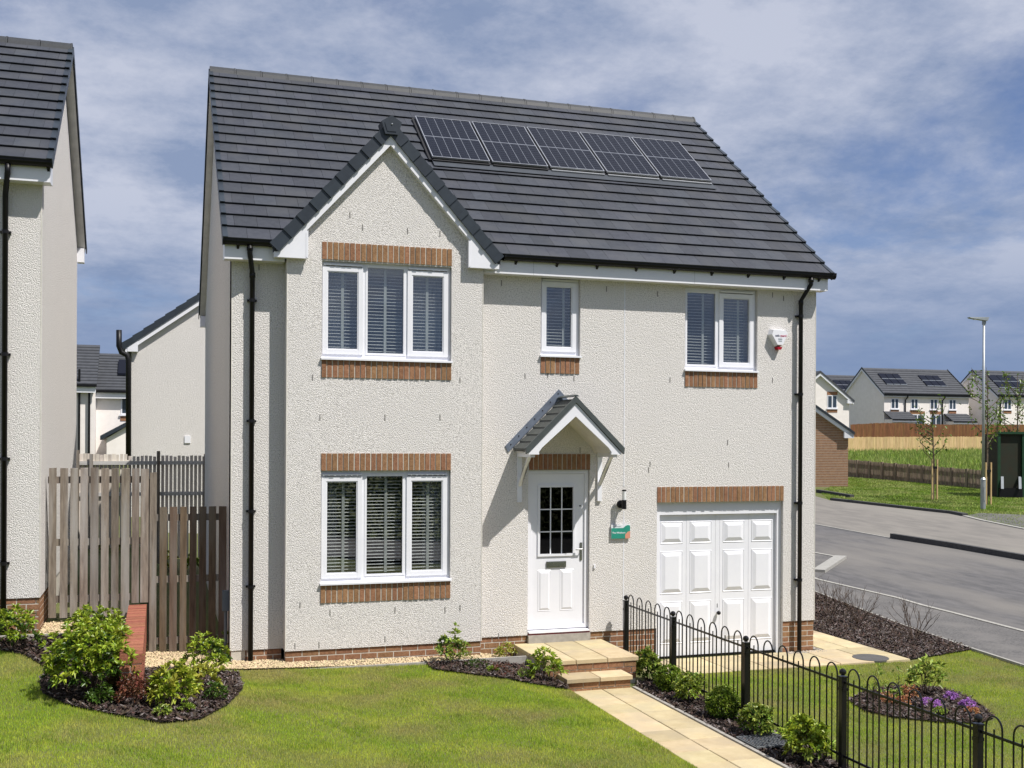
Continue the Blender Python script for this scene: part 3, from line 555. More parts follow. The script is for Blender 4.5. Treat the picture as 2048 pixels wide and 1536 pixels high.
# ---- roof
RZ0 = 5.752; RS = (RZR-.035-RZ0)/(RYR-RY0)
def tilemesh(w, name='tile', mat=None):
    h = w/2
    return MB().hexa([(-h, 0, .021), (h, 0, .021), (h, .372, -.016), (-h, .372, -.016), (-h, 0, .034), (h, 0, .034), (h, .372, .003), (-h, .372, .003)]).mesh(name, mat or TILE)
TM = tilemesh(.297)
def zcam(p): return p[0]*sT+(p[1]+DIST)*cT
def tileroof(parent, x0, x1, y0, z0, yr, zr, n, limit, skip=None, hidden=None, vis=None):
    a = math.atan2(zr-z0, yr-y0); Ls = math.hypot(yr-y0, zr-z0); g = Ls/n; ca, sa = math.cos(a), math.sin(a)
    deck = MB().hexa([(x0+.03, y0+.13, z0+.04), (x1-.03, y0+.13, z0+.04), (x1-.03, yr, zr-.09), (x0+.03, yr, zr-.09), (x0+.03, y0+.12, z0+.085), (x1-.03, y0+.12, z0+.085), (x1-.03, yr, zr-.02), (x0+.03, yr, zr-.02)])
    deck.hexa([(x0+.03, yr, zr-.09), (x1-.03, yr, zr-.09), (x1-.03, 2*yr-y0, z0-.07), (x0+.03, 2*yr-y0, z0-.07), (x0+.03, yr, zr-.0), (x1-.03, yr, zr-.0), (x1-.03, 2*yr-y0, z0+.02), (x0+.03, 2*yr-y0, z0+.02)])
    roof = deck.build('roof', TILEJ, parent); L = []
    for k in range(n):
        x = x0+.004-(.15 if k % 2 else 0)
        while x < x1-.02:
            p, q = max(x, x0+.004), min(x+.297, x1-.004); x += .30
            if q-p < .04: continue
            s = k*g; c = ((p+q)/2, y0+s*ca, z0+s*sa)
            if skip and skip(c[0], c[1]+.15*ca, c[2]+.15*sa): continue
            hid = bool(hidden and hidden(c)); v = vis is None or vis(c)
            L.append((hid or not v, zcam(c), c, q-p))
    L.sort(key=lambda t: (t[0], t[1])); rest = MB()
    for i, (hid, zc_, c, w) in enumerate(L):
        if i < limit and not hid:
            o = link('tile', TM, roof, c, (a+random.uniform(-.004, .004), 0, random.uniform(-.002, .002))); o.scale = (w/.297, g/.334, 1)
        else:
            h = w/2
            def P(lx, ly, lz): return (c[0]+lx, c[1]+ly*ca-lz*sa, c[2]+ly*sa+lz*ca)
            rest.hexa([P(-h, 0, .021), P(h, 0, .021), P(h, g*1.11, -.016), P(-h, g*1.11, -.016), P(-h, 0, .034), P(h, 0, .034), P(h, g*1.11, .003), P(-h, g*1.11, .003)])
    if rest.v: stuff(rest.build('tile_field', TILEJ, roof))
    # ridge tiles
    nr = max(2, round((x1-x0)/.44)); w = (x1-x0)/nr
    RM = MB()
    prof = [(-.125, -.115), (-.095, -.03), (-.045, .025), (0, .04), (.045, .025), (.095, -.03), (.125, -.115)]
    RM.prismx(prof, -w/2+.004, w/2-.004); RM.prismx([(p[0]*1.06, p[1]*1.06+.004) for p in prof], w/2-.03, w/2-.005); rme = RM.mesh('ridge_tile', RIDGE)
    for i in range(nr): link('ridge_tile', rme, roof, (x0+w*(i+.5), yr, zr+.025))
    # interlocking verge units, one per course, on both gables
    for sx, xe in ((-1, x0), (1, x1)):
        m_ = MB(); lo, hi = sorted((-sx*.055, sx*.012)); m_.hexa([(lo, -.012, .036), (hi, -.012, .036), (hi, .345, .004), (lo, .345, .004), (lo, -.012, .047), (hi, -.012, .047), (hi, .345, .012), (lo, .345, .012)])
        lo, hi = sorted((0., sx*.014)); m_.hexa([(lo, -.012, -.085), (hi, -.012, -.085), (hi, .345, -.085), (lo, .345, -.085), (lo, -.012, .030), (hi, -.012, .030), (hi, .345, .006), (lo, .345, .006)])
        ve = m_.mesh('verge_unit', CAP)
        for k in range(n):
            s = k*g; link('verge_unit', ve, roof, (xe, y0+s*ca, z0+s*sa), (a, 0, 0)).scale = (1, g/.334, 1)
        for k in range(n):
            s = k*g; o = link('verge_unit', ve, roof, (xe, 2*yr-y0-s*ca, z0+s*sa), (a, 0, math.pi)); o.scale = (-1, g/.334, 1)
    return roof
VX0, VX1 = .768, 9.935
BR0 = 7.43
def skipbay(x, y, z): return z < BR0-BSL*abs(x-XC)-.28
SOLN = Vector((0, -RS, 1)).normalized(); SOLP = Vector((5, RY0, RZ0))+SOLN*.10
sol = [atplane(*q, SOLP, SOLN) for q in ((827.7, 227.3), (1355, 280.8), (862.9, 307), (1421.7, 358.4))]
SX_0 = (sol[0].x+sol[2].x)/2; SX_1 = (sol[1].x+sol[3].x)/2; SYT = (sol[0].y+sol[1].y)/2; SYB = (sol[2].y+sol[3].y)/2
def hidroof(c): return SX_0+.1 < c[0] < SX_1-.1 and SYB+.1 < c[1] < SYT-.3
roof = tileroof(house, VX0, VX1, RY0, RZ0, RYR, RZR-.035, 18, 300, skipbay, hidroof)
# verge soffits and fascias on both gables (front and rear slopes)
for xa, xb, nm in ((VX0+.012, HX0+.0, 'verge_soffit'), (HX1-.0, VX1-.012, 'verge_soffit')):
    for sgn in (0, 1):
        def yy(t): return t if sgn == 0 else 2*RYR-t
        pts = [(RY0+.10, RZ0-.14+.08), (RYR, RZR-.035-.14), (RYR, RZR-.035-.10), (RY0+.10, RZ0-.10+.08)]
        MB().prismx([(yy(p[0]), p[1]) for p in (pts if sgn == 0 else pts[::-1])], xa, xb).build(nm, UPVCS, house)
for xa, xb in ((VX0+.02, HX0+.15), (HX1-.15, VX1-.02)):   # eave box ends
    MB().box(xa, xb, RYR*2+.0, RYR*2+.21, 5.50, 5.72).build('soffit_box', UPVC, house)
fs = MB().box(.785, 1.56, -.205, -.185, 5.515, 5.70).box(.785, 1.56, -.185, .0, 5.515, 5.532).box(.785, HX0, -.185, .10, 5.532, 5.78); fs.build('fascia', UPVC, house)
fs = MB().box(4.32, 9.91, -.205, -.185, 5.515, 5.70).box(4.32, 9.91, -.185, .0, 5.515, 5.532).box(HX1, 9.91, -.185, .10, 5.532, 5.78); fs.build('fascia', UPVC, house)
for fx in (5.05, 7.6): MB().box(fx-.002, fx+.002, -.2065, -.204, 5.517, 5.70).build('fascia_joint', M('joint_grey', (.45, .46, .48)), house)
gprof = [(-.200, 5.775), (-.204, 5.725), (-.225, 5.698), (-.262, 5.693), (-.290, 5.712), (-.304, 5.74), (-.308, 5.778)]
def gutter(parent, xa, xb, dz=0, prof=gprof, br=True):
    m_ = MB().prismx([(p[0], p[1]+dz) for p in prof], xa, xb)
    for xe in (xa, xb): m_.prismx([(p[0]*1.0-.004*(1 if p[0] < -.25 else -1), p[1]+dz-(.006 if p[1] < 5.75 else -.003)) for p in prof], xe-.014, xe+.014)
    g_ = m_.build('gutter', BLACK, parent)
    x = xa+.18
    while br and x < xb: MB().hexa([(x-.014, -.207, 5.648+dz), (x+.014, -.207, 5.648+dz), (x+.014, -.2055, 5.648+dz), (x-.014, -.2055, 5.648+dz), (x-.02, -.25, 5.694+dz), (x+.02, -.25, 5.694+dz), (x+.02, -.2055, 5.71+dz), (x-.02, -.2055, 5.71+dz)]).build('bracket', BLACK, g_); x += .62
    return g_
gutter(house, .775, 1.37); gutter(house, 4.60, 9.985)
def downpipe(parent, xt, xb, yt, zt, zneck, zb, r=.034, clips=(), side=0):
    m_ = MB().tube([(xt, yt, zt), (xt, yt, zt-.10), (xb, -.075, zneck), (xb, -.075, zb)], r, 12)
    m_.tube([(xt, yt, zt-.02), (xt, yt, zt-.07)], r*1.2, 12).tube([(xb, -.075, zneck-.06), (xb, -.075, zneck+.005)], r*1.16, 12)
    d = m_.build('downpipe', BLACK, parent, True)
    for z in clips: MB().box(xb-.062, xb+.062, -.055, -.0, z-.014, z+.014).tube([(xb, -.075, z-.022), (xb, -.075, z+.022)], r*1.2, 12).build('pipe_clip', BLACK, d)
    return d
downpipe(house, 1.105, 1.151, -.25, 5.70, 5.36, .10, clips=(5.0, 3.4, 2.2, 1.2)); downpipe(house, 9.58, 9.513, -.25, 5.70, 5.36, -.12, clips=(5.12, 3.9, 2.2, 1.0))
# ---- bay roof, barge boards, verge caps
yb0 = -.335
def mainy(z): return RY0+(z-RZ0)/RS
for s_ in (-1, 1):
    xe = XC+s_*1.56; ze = BR0-BSL*1.56
    pts = [(xe, yb0, ze), (XC, yb0, BR0), (XC, mainy(BR0)+.05, BR0), (xe, mainy(ze)+.05, ze)]
    if s_ > 0: pts = pts[::-1]
    MB().hexa([(p[0], p[1], p[2]-.09) for p in pts]+[(p[0], p[1], p[2]) for p in pts]).build('bay_roof', TILEJ, house)
MB().tube([(XC, yb0-.02, BR0+.02), (XC, mainy(BR0)+.1, BR0+.02)], .07, 8).build('bay_ridge', RIDGE, house)
oA, iA = 7.31, 7.150
def barge(s_):
    X = lambda d: XC+s_*d
    pl = [(X(0), oA), (X(1.50), oA-BSL*1.50-.02), (X(1.545), 5.62), (X(1.545), 5.552), (X(1.115), 5.552), (X(1.115), iA-BSL*1.115+.02), (X(0), iA)]
    if s_ > 0: pl = pl[::-1]
    MB().prism(pl, BY-.10, BY+.002).build('barge_board', UPVC, house)
    t = MB(); q = [(X(1.13), 5.57), (X(1.10), 5.552), (X(1.10), iA-BSL*1.10+.0), (X(1.13), iA-BSL*1.13)]
    if s_ > 0: q = q[::-1]
    t.prism(q, BY-.104, BY-.06).build('barge_trim', UPVC, house)
for s_ in (-1, 1): barge(s_)
CO, CI = 7.505, 7.275; ncap = 9; d0, d1 = .07, 1.60
for s_ in (-1, 1):
    for k in range(ncap):
        da, db = d0+(d1-d0)*k/ncap, d0+(d1-d0)*(k+1)/ncap
        def pp(d, z, e=0): return (XC+s_*d, z-BSL*d+e)
        nb_ = math.hypot(1, BSL); pth = (CO-CI)/nb_
        def pin(d, e=0.): return (XC+s_*(d-(pth+e)*BSL/nb_), CO-BSL*d-(pth+e)/nb_)
        m_ = MB(); q = [pp(da, CO-.004), pin(da), pin(db), pp(db, CO)]
        q2 = [pp(db-.045, CO+.003), pin(db-.045, .003), pin(db+.004, .003), pp(db+.004, CO+.006)]
        if s_ > 0: q = q[::-1]; q2 = q2[::-1]
        m_.prism(q, BY-.125, BY+.05); m_.prism(q2, BY-.142, BY+.05); m_.build('verge_cap', CAP, house)
m_ = MB(); cz = 7.405
pen = [(XC, cz+.135), (XC-.138, cz+.045), (XC-.088, cz-.125), (XC+.088, cz-.125), (XC+.138, cz+.045)]
m_.prism(pen, BY-.165, BY+.1); m_.prism([(XC+(x-XC)*.7, cz+(z-cz)*.7) for x, z in pen], BY-.172, BY-.16); m_.build('ridge_end_cap', CAP, house)
MB().ball((XC, BY-.174, cz+.01), .012, 8, 5).build('screw', ALU, house)
# ---- solar panels
ang = math.atan(RS); uS = Vector((0, math.cos(ang), math.sin(ang)))
hS = (SYT-SYB)/math.cos(ang); pitch = (SX_1-SX_0+.045)/5; wS = pitch-.045
pb = Vector((0, SYB, RZ0+(SYB-RY0)*RS))+SOLN*.10
def pbox(m_, xa, xb, sa, sb, na, nb):
    c = [pb+Vector((x, 0, 0))+uS*s+SOLN*n_ for n_ in (na, nb) for (x, s) in ((xa, sa), (xb, sa), (xb, sb), (xa, sb))]; m_.hexa(c)
m_ = MB(); pbox(m_, SX_0-.05, SX_1+.03, -.02, hS+.02, -.075, -.045); rail = m_.build('panel_tray', SOLARB, house)
m_ = MB(); pbox(m_, SX_0-.0, SX_1+.02, -.22, -.03, -.058, -.050); m_.build('flashing', M('flashing_dark', (.05, .058, .07), rough=.5), house)
for i in range(5):
    xa = SX_0+pitch*i; m_ = MB(); t = .014
    pbox(m_, xa, xa+wS, 0, t, -.03, .004); pbox(m_, xa, xa+wS, hS-t, hS, -.03, .004); pbox(m_, xa, xa+t, t, hS-t, -.03, .0035); pbox(m_, xa+wS-t, xa+wS, t, hS-t, -.03, .0035)
    sp = m_.build('solar_panel', ALU, house)
    m_ = MB(); pbox(m_, xa+t, xa+wS-t, t, hS-t, -.02, -.002); m_.build('cell_sheet', SOLARC, sp)
    m_ = MB(); pbox(m_, xa+t, xa+wS-t, hS/2-.010, hS/2+.010, -.0015, .0008)
    for k in range(1, 6): x = xa+t+(wS-2*t)*k/6; pbox(m_, x-.0035, x+.0035, t, hS-t, -.0015, .0006)
    m_.build('cell_divider', SOLARL, sp)
    m_ = MB()
    nrow = 20
    for k in range(1, nrow):
        if k != nrow//2: s = t+(hS-2*t)*k/nrow; pbox(m_, xa+t, xa+wS-t, s-.0012, s+.0012, -.0015, .0003)
    m_.build('cell_line', M('solar_fine', (.045, .05, .065), rough=.3), sp)
    m_ = MB(); pbox(m_, xa+.01, xa+wS-.01, -.07, -.035, -.045, -.028); m_.build('panel_rail', ALU if i > 1 else SOLARB, sp)
# ---- door canopy
can = thing('door_canopy', 'small gabled canopy with green grey tiles over the white front door', 'canopy', (5.54, 0, 3.0))
KC, KY, KA, KE = 5.535, -.66, 3.745, 3.045; KH = .70; KS = (KA-KE)/KH
CT = M('canopy_tile', (.085, .092, .085), (.06, .065, .06), scale=16, rough=.7, bump=.2, rnd=.14); CV = M('canopy_verge', (.07, .082, .08), (.055, .065, .065), scale=10, rough=.5)
for s_ in (-1, 1):
    for k in range(7):
        da, db = KH*k/7, KH*(k+1)/7+.02
        def q(d, up): return (KC+s_*d, KA-KS*d+up)
        pl = [q(da-.02 if k else 0, .0), q(da-.02 if k else 0, -.02), q(db, -.005), q(db, .024)]
        if s_ > 0: pl = pl[::-1]
        MB().prism(pl, KY+.03, -.02).build('tile', CT, can)
    pl = [(KC, KA+.035), (KC, KA-.055), (KC+s_*(KH+.03), KE-.075), (KC+s_*(KH+.04), KE+.012)]
    if s_ > 0: pl = pl[::-1]
    MB().prism(pl, KY-.01, KY+.045).build('verge_strip', CV, can)
    o_, i_ = KA-.06, KA-.245
    X = lambda d: KC+s_*d
    pl = [(X(0), o_), (X(KH-.005), o_-KS*(KH-.005)), (X(KH-.005), 2.965), (X(KH-.16), 2.965), (X(KH-.155), 3.0), (X(KH-.20), 3.06), (X(0), i_)]
    if s_ > 0: pl = pl[::-1]
    MB().prism(pl, KY+.012, KY+.045).build('barge_board', UPVC, can)
    pl = [(X(0), KA-.07), (X(0), i_+.03), (X(KH-.21), 3.075), (X(KH-.17), 3.0), (X(KH-.16), 2.985), (X(KH-.02), 2.985), (X(KH-.02), 3.0)]
    if s_ > 0: pl = pl[::-1]
    MB().prism(pl, KY+.045, -.002).build('soffit', UPVCS, can)
    pl = [(KC-.02, 3.905), (KC-.02, 3.76), (KC+s_*.79, 2.985), (KC+s_*.835, 3.075)]
    if s_ > 0: pl = [(KC-.02, 3.905), (KC+s_*.79, 3.075), (KC+s_*.74, 2.985), (KC-.02, 3.76)]
    MB().prism(pl, -.014, -.002).build('flashing', LEAD, can)
    bx = KC+s_*.62
    m_ = MB().box(bx-.033, bx+.033, -.035, -.001, 2.27, 2.985).box(bx-.033, bx+.033, -.60, -.036, 2.925, 2.984)
    m_.hexa([(bx-.024, -.036, 2.55), (bx+.024, -.036, 2.55), (bx+.024, -.036, 2.50), (bx-.024, -.036, 2.50), (bx-.024, -.47, 2.924), (bx+.024, -.47, 2.924), (bx+.024, -.42, 2.924), (bx-.024, -.42, 2.924)])
    br_ = m_.build('bracket', UPVC, can)
for s_ in (-1, 1):
    for k in range(7):
        t = k/6.5; x = KC+s_*(.03+.78*t); z = 3.84-.80*t
        if s_ < 0: MB().ball((x, -.016, z), .010, 6, 4).build('rivet', BLACK, can)
MB().prism([(KC+.05, KA+.035), (KC, KA+.062), (KC-.05, KA+.035)], KY+.0, -.02).build('ridge_cap', CV, can)
# ---- things fixed to the wall
def text(body, size, mat, name, parent, loc, bold=False):
    c = bpy.data.curves.new(name, 'FONT'); c.body = body; c.size = size; c.extrude = .0008; c.align_x = 'CENTER'; c.resolution_u = 3
    if bold: c.offset = size*.02
    o = bpy.data.objects.new(name, c); COL.objects.link(o); dg = bpy.context.evaluated_depsgraph_get(); me = bpy.data.meshes.new_from_object(o.evaluated_get(dg)); bpy.data.objects.remove(o)
    me.materials.clear(); me.materials.append(mat); ob = link(name, me, parent); ob.location = loc; ob.rotation_euler = (math.pi/2, 0, 0); return ob
al = thing('alarm_box', 'white burglar alarm box with red lens, high on the wall beside the downpipe', 'alarm box', (9.13, -.0, 4.59))
fpts = [(9.0, 4.905), (9.25, 4.90), (9.30, 4.84), (9.19, 4.632), (9.085, 4.632), (8.965, 4.82)]
def taper(pf, y0, y1, k, cx, cz, mat, nm, par):
    m_ = MB(); n = len(pf); m_.v = [(cx+(x-cx)*k, y0, cz+(z-cz)*k) for x, z in pf]+[(x, y1, z) for x, z in pf]
    m_.f = [tuple(reversed(range(n)))]+[(i, (i+1) % n, n+(i+1) % n, n+i) for i in range(n)]+[tuple(range(n, 2*n))]; return m_.build(nm, mat, par)
taper(fpts, -.095, 0, .84, 9.135, 4.80, UPVC, 'case', al)
taper([(9.188, 4.63), (9.165, 4.583), (9.105, 4.583), (9.087, 4.63)], -.08, -.0, .9, 9.137, 4.61, REDL, 'lens', al)
text('safe', .048, INKD, 'lettering', al, (9.085, -.0965, 4.785), True); text('guard', .048, INKR, 'lettering', al, (9.19, -.0965, 4.785), True); MB().box(9.10, 9.17, -.0972, -.0955, 4.738, 4.756).build('small_print', INKG, al); MB().box(9.105, 9.165, -.0972, -.0955, 4.708, 4.724).build('small_print', INKG, al)
la = thing('wall_lamp', 'black wall lamp with opal glass cylinder beside the front door', 'lamp', (6.5, 0, 2.15))
MB().tube([(6.50, 0, 2.22), (6.50, -.03, 2.22)], .06, 16).tube([(6.50, -.03, 2.22), (6.50, -.12, 2.22)], .022, 10).build('bracket', BLACK, la)
MB().tube([(6.50, -.14, 2.155), (6.50, -.14, 2.29)], .034, 14).build('lamp_body', BLACK, la); MB().tube([(6.50, -.14, 2.29), (6.50, -.14, 2.42)], .031, 14).build('shade', PALETREAD, la); MB().tube([(6.50, -.14, 2.42), (6.50, -.14, 2.44)], .034, 14).build('cap', BLACK, la)
sg_ = thing('house_sign', 'small green and peach name sign on the wall below the lamp', 'sign', (6.49, 0, 1.71))
MB().box(6.343, 6.645, -.032, -.012, 1.712, 1.918).box(6.47, 6.52, -.012, 0, 1.76, 1.86).build('board', SIGNW, sg_)
MB().prism([(6.343, 1.712), (6.645, 1.712), (6.645, 1.90), (6.61, 1.912), (6.575, 1.90), (6.535, 1.868), (6.343, 1.868)], -.0345, -.032).build('green_field', TEAL, sg_)
MB().prism([(6.565, 1.712), (6.645, 1.712), (6.645, 1.822), (6.605, 1.81), (6.565, 1.768)], -.0362, -.0346).build('peach_field', PEACH, sg_)
text('The Whithorn', .036, SIGNW, 'lettering', sg_, (6.463, -.0355, 1.787), True); text('Persimmon', .026, INKG, 'lettering', sg_, (6.44, -.0328, 1.884))
MB().box(6.075, 6.10, -.02, 0, 1.28, 1.335).build('bell_push', UPVC, house)
MB().tube([(HX0+.0-.04, .25, .25), (HX0-.04, .25, 1.05)], .022, 8).box(HX0-.085, HX0, .2, .3, .85, 1.12).build('cable_conduit', M('grey_plastic', (.16, .19, .22), rough=.5), house)

# ================================================================== NEIGHBOUR ON THE LEFT
nb = thing('neighbour_house', 'cream roughcast house with dark tiled roof at the left edge of the view', 'house', (-3.5, 0, .6))
NX1, NX0, NPL, NE = -1.434, -7.5, 1.151, 6.345
NRZ0, NRYR, NRZR, ND = NE+.237, 3.05, 9.13, 6.1
m = MB().box(NX0, NX1, 0, ND, NPL, NE+.3); nrs = (NRZR-NRZ0)/(NRYR+.3)
for xa, xb in ((NX0, NX0+.28), (NX1-.28, NX1)): m.prismx([(0, NE+.3), (ND, NE+.3), (NRYR, NE+.3+NRYR*nrs-.10)], xa, xb)
m.build('wall', WALL, nb)
MB().box(NX1-.012, NX1+.003, -.003, .012, NPL, NE).build('corner_bead', BEAD, nb)
tileroof(nb, NX0-.12, NX1+.135, -.30, NRZ0, NRYR, NRZR, 13, 140, None, None, lambda c: c[0] > -3.4)
for sgn in (0, 1):
    def yy(t): return t if sgn == 0 else 2*NRYR-t
    pts = [(-.2, NRZ0-.06), (NRYR, NRZR-.14), (NRYR, NRZR-.09), (-.2, NRZ0-.01)]
    MB().prismx([(yy(p[0]), p[1]) for p in (pts if sgn == 0 else pts[::-1])], NX1, NX1+.125).build('verge_soffit', UPVCS, nb)
MB().box(NX1-.0, NX1+.115, ND, ND+.2, NE-.03, NE+.22).build('soffit_box', UPVC, nb)
MB().box(NX0, NX1+.115, -.205, -.185, NE, NE+.185).box(NX0, NX1+.115, -.185, 0, NE, NE+.017).box(NX1, NX1+.115, -.185, .10, NE+.017, NE+.25).build('fascia', UPVC, nb)
gutter(nb, -4.0, NX1+.13, NE-5.515); 
dp = MB(); zt = NE+.185
dp.tube([(-1.80, -.25, zt), (-1.80, -.25, zt-.1), (-1.845, -.075, zt-.34), (-1.845, -.075, .66)], .034, 12); dpo = dp.build('downpipe', BLACK, nb, True)
for z in (5.72, 4.2, 2.9, 1.6): MB().box(-1.845-.062, -1.845+.062, -.055, 0, z-.014, z+.014).tube([(-1.845, -.075, z-.022), (-1.845, -.075, z+.022)], .041, 12).build('pipe_clip', BLACK, dpo)
pn = MB().box(NX0, NX1-.02, .02, ND-.02, .3, NPL).build('plinth', MORTAR, nb)
for k in range(7):
    z = NPL-.0405-.081*k; brickrow(pn, -2.6, NX1-.01, .067, z, .5*(k % 2)); brickrow(pn, .02, 1.5, NX1-.067, z, .5*((k+1) % 2), face='x')

# ================================================================== TIMBER FENCE BETWEEN THE HOUSES
FY = .60
tf = thing('timber_fence', 'weathered timber boarded fence stepping down between the two houses', 'fence', (-.2, FY, .2))
def fz(x, z): return aty(60+x/3.657, 900+z/3.657, FY)
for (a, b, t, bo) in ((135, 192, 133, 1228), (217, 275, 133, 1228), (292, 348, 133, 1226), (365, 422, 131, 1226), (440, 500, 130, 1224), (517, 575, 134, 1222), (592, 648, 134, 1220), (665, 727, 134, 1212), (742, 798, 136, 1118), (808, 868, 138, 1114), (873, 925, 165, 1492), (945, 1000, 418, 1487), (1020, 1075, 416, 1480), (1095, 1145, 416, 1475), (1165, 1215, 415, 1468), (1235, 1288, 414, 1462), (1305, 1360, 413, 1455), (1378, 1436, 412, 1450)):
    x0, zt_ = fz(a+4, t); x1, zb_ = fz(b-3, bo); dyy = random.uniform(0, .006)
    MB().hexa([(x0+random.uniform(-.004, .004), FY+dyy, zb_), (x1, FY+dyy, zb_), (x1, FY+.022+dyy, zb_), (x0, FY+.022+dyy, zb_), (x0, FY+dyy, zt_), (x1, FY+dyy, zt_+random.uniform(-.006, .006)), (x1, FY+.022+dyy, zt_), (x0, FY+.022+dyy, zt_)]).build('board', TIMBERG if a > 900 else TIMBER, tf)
for a, b, zc_ in ((130, 872, 220), (130, 872, 680), (130, 735, 1098), (925, 1436, 497), (925, 1436, 950), (925, 1436, 1400)):
    x0, z = fz(a, zc_); x1, _ = fz(b, zc_); MB().box(x0, x1, FY+.028, FY+.07, z-.045, z+.045).build('rail', TIMBER, tf)
x0, z = fz(868, 20); MB().box(x0, x0+.09, FY+.03, FY+.12, .2, z-.35).build('post', TIMBER, tf)

# ================================================================== RETAINING WALL
rw = thing('retaining_wall', 'low red brick retaining wall with brick coping running out from the timber fence', 'wall', (-.28, -1.2, .3))
WX0, WX1, WY0, WY1, WZ = -.392, -.165, -2.95, .56, .93
core = MB().box(WX0+.012, WX1-.012, WY0+.012, WY1, .1, WZ-.102).build('wall_core', MORTAR, rw)
RB = MB().box(-.1045, .1045, -.05, .05, -.0345, .0345).mesh('brick', BRICKRED)
for k in range(5):
    z = WZ-.102-.012-.0345-.081*k
    if k % 2: brickrow(core, WY0+.004, WY1, WX1-.05, z, .5, RB, 'x'); brickrow(core, WX0+.004, WX1-.004, WY0+.05, z, 0, RB, 'y', pitch=.2275)
    else: brickrow(core, WY0+.004, WY1, WX1-.05, z, 0, RB, 'x'); brickrow(core, WX0+.004, WX1-.004, WY0+.05, z, .5, RB, 'y', pitch=.2275)
CB = MB().box(WX0, WX1, -.0362, .0362, -.05, .05).mesh('coping_brick', BRICKRED)
nn = int((WY1-WY0)/.0755)
for k in range(nn): link('coping_brick', CB, rw, (random.uniform(-.002, .002), WY0+.036+k*(WY1-WY0-.004)/nn, WZ-.05+random.uniform(-.002, .002)))
MB().box(WX0+.006, WX1-.006, WY0+.01, WY1-.01, WZ-.1, WZ-.008).build('coping_bed', M('mortar_red', (.25, .12, .09), rough=.95), rw)
# ================================================================== BOW TOP RAILING
RX = 6.5
rl = thing('bow_top_railing', 'black steel bow top railing running from the house towards the viewer', 'railing', (RX, -4, -.12))
PY = [-.222, -1.76, -3.655, -5.55, -7.445, -9.34]
PM = MB().box(-.03, .03, -.03, .03, -.35, .93).box(-.036, .036, -.036, .036, .93, .945).ball((0, 0, .985), .036, 10, 7).box(-.034, .034, -.034, .034, .80, .83).mesh('post', BLACKM)
for y_ in PY: link('post', PM, rl, (RX, y_, -.12))
TR, BRL, TOPH = .765, .03, .925
hoops = []
for a, b in zip(PY[:-1], PY[1:]):
    nh = 5 if abs(b-a) < 1.7 else 6; L_ = abs(b-a)-.06; p_ = L_/nh
    MB().box(RX-.005, RX+.005, b+.03, a-.03, TR-.012, TR+.012).build('rail', BLACKM, rl); MB().box(RX-.005, RX+.005, b+.03, a-.03, BRL-.012, BRL+.012).build('rail', BLACKM, rl)
    for i in range(nh):
        yc = a-.03-p_*(i+.5); r_ = p_*.30
        pts = [(RX, yc+r_, -.06)]+[(RX, yc+r_*math.cos(t), TOPH-r_*1.15+r_*1.15*math.sin(t)) for t in np.linspace(0, math.pi, 13)]+[(RX, yc-r_, -.06)]
        MB().tube(pts, .0085, 6).build('hoop', BLACKM, rl); MB().tube([(RX, yc, -.06), (RX, yc, TR+.055)], .0075, 6).build('bar', BLACKM, rl)
# dark drainage grid beside the path
gx0, gy0 = gp(1478, 1487)
dg_ = thing('drain_grating', 'dark grey grating panel lying in the mulch beside the buff path', 'grating', (gx0+.25, gy0-.1, PZ))
z = PZ+.02
MB().box(gx0+.0, gx0+.5, gy0-.36, gy0+.06, z-.02, z-.01).build('tray', M('grate_dark', (.05, .055, .06), rough=.6), dg_)
m_ = MB()
for k in range(17): x = gx0+.03*k; m_.box(x, x+.012, gy0-.36, gy0+.06, z-.01, z+.006)
m_.box(gx0, gx0+.5, gy0-.37, gy0-.35, z-.01, z+.008).box(gx0, gx0+.5, gy0+.05, gy0+.07, z-.01, z+.008); m_.build('grate_bars', M('grate_bar', (.16, .17, .18), rough=.5), dg_)

# ================================================================== PLANTS
def leaves(pts, dirs, L, w, fold=.25, droop=.25):
    """rhombic folded leaves: 4 verts, 2 quads->tris. pts (n,3) bases, dirs (n,3) unit"""
    n = len(pts); d = dirs/np.linalg.norm(dirs, axis=1)[:, None]
    up = np.tile([0, 0, 1.], (n, 1))+rng.normal(0, .35, (n, 3)); sd_ = np.cross(d, up); sd_ /= np.linalg.norm(sd_, axis=1)[:, None]+1e-9; nn = np.cross(sd_, d)
    L = L[:, None]; w = w[:, None]
    b = pts; mid = pts+d*L*.5+nn*L*droop*.25; tip = pts+d*L-np.array([0, 0, 1])*L*droop*.4
    l = mid+sd_*w+nn*w*fold*2; r = mid-sd_*w+nn*w*fold*2
    V = np.stack([b, l, tip, r], 1).reshape(-1, 3); i = 4*np.arange(n)[:, None]
    Fc = np.concatenate([i+np.array([[0, 2, 1]]), i+np.array([[0, 3, 2]])], 1).reshape(-1, 3)
    # share base-tip edge so each leaf is one island
    return V, Fc
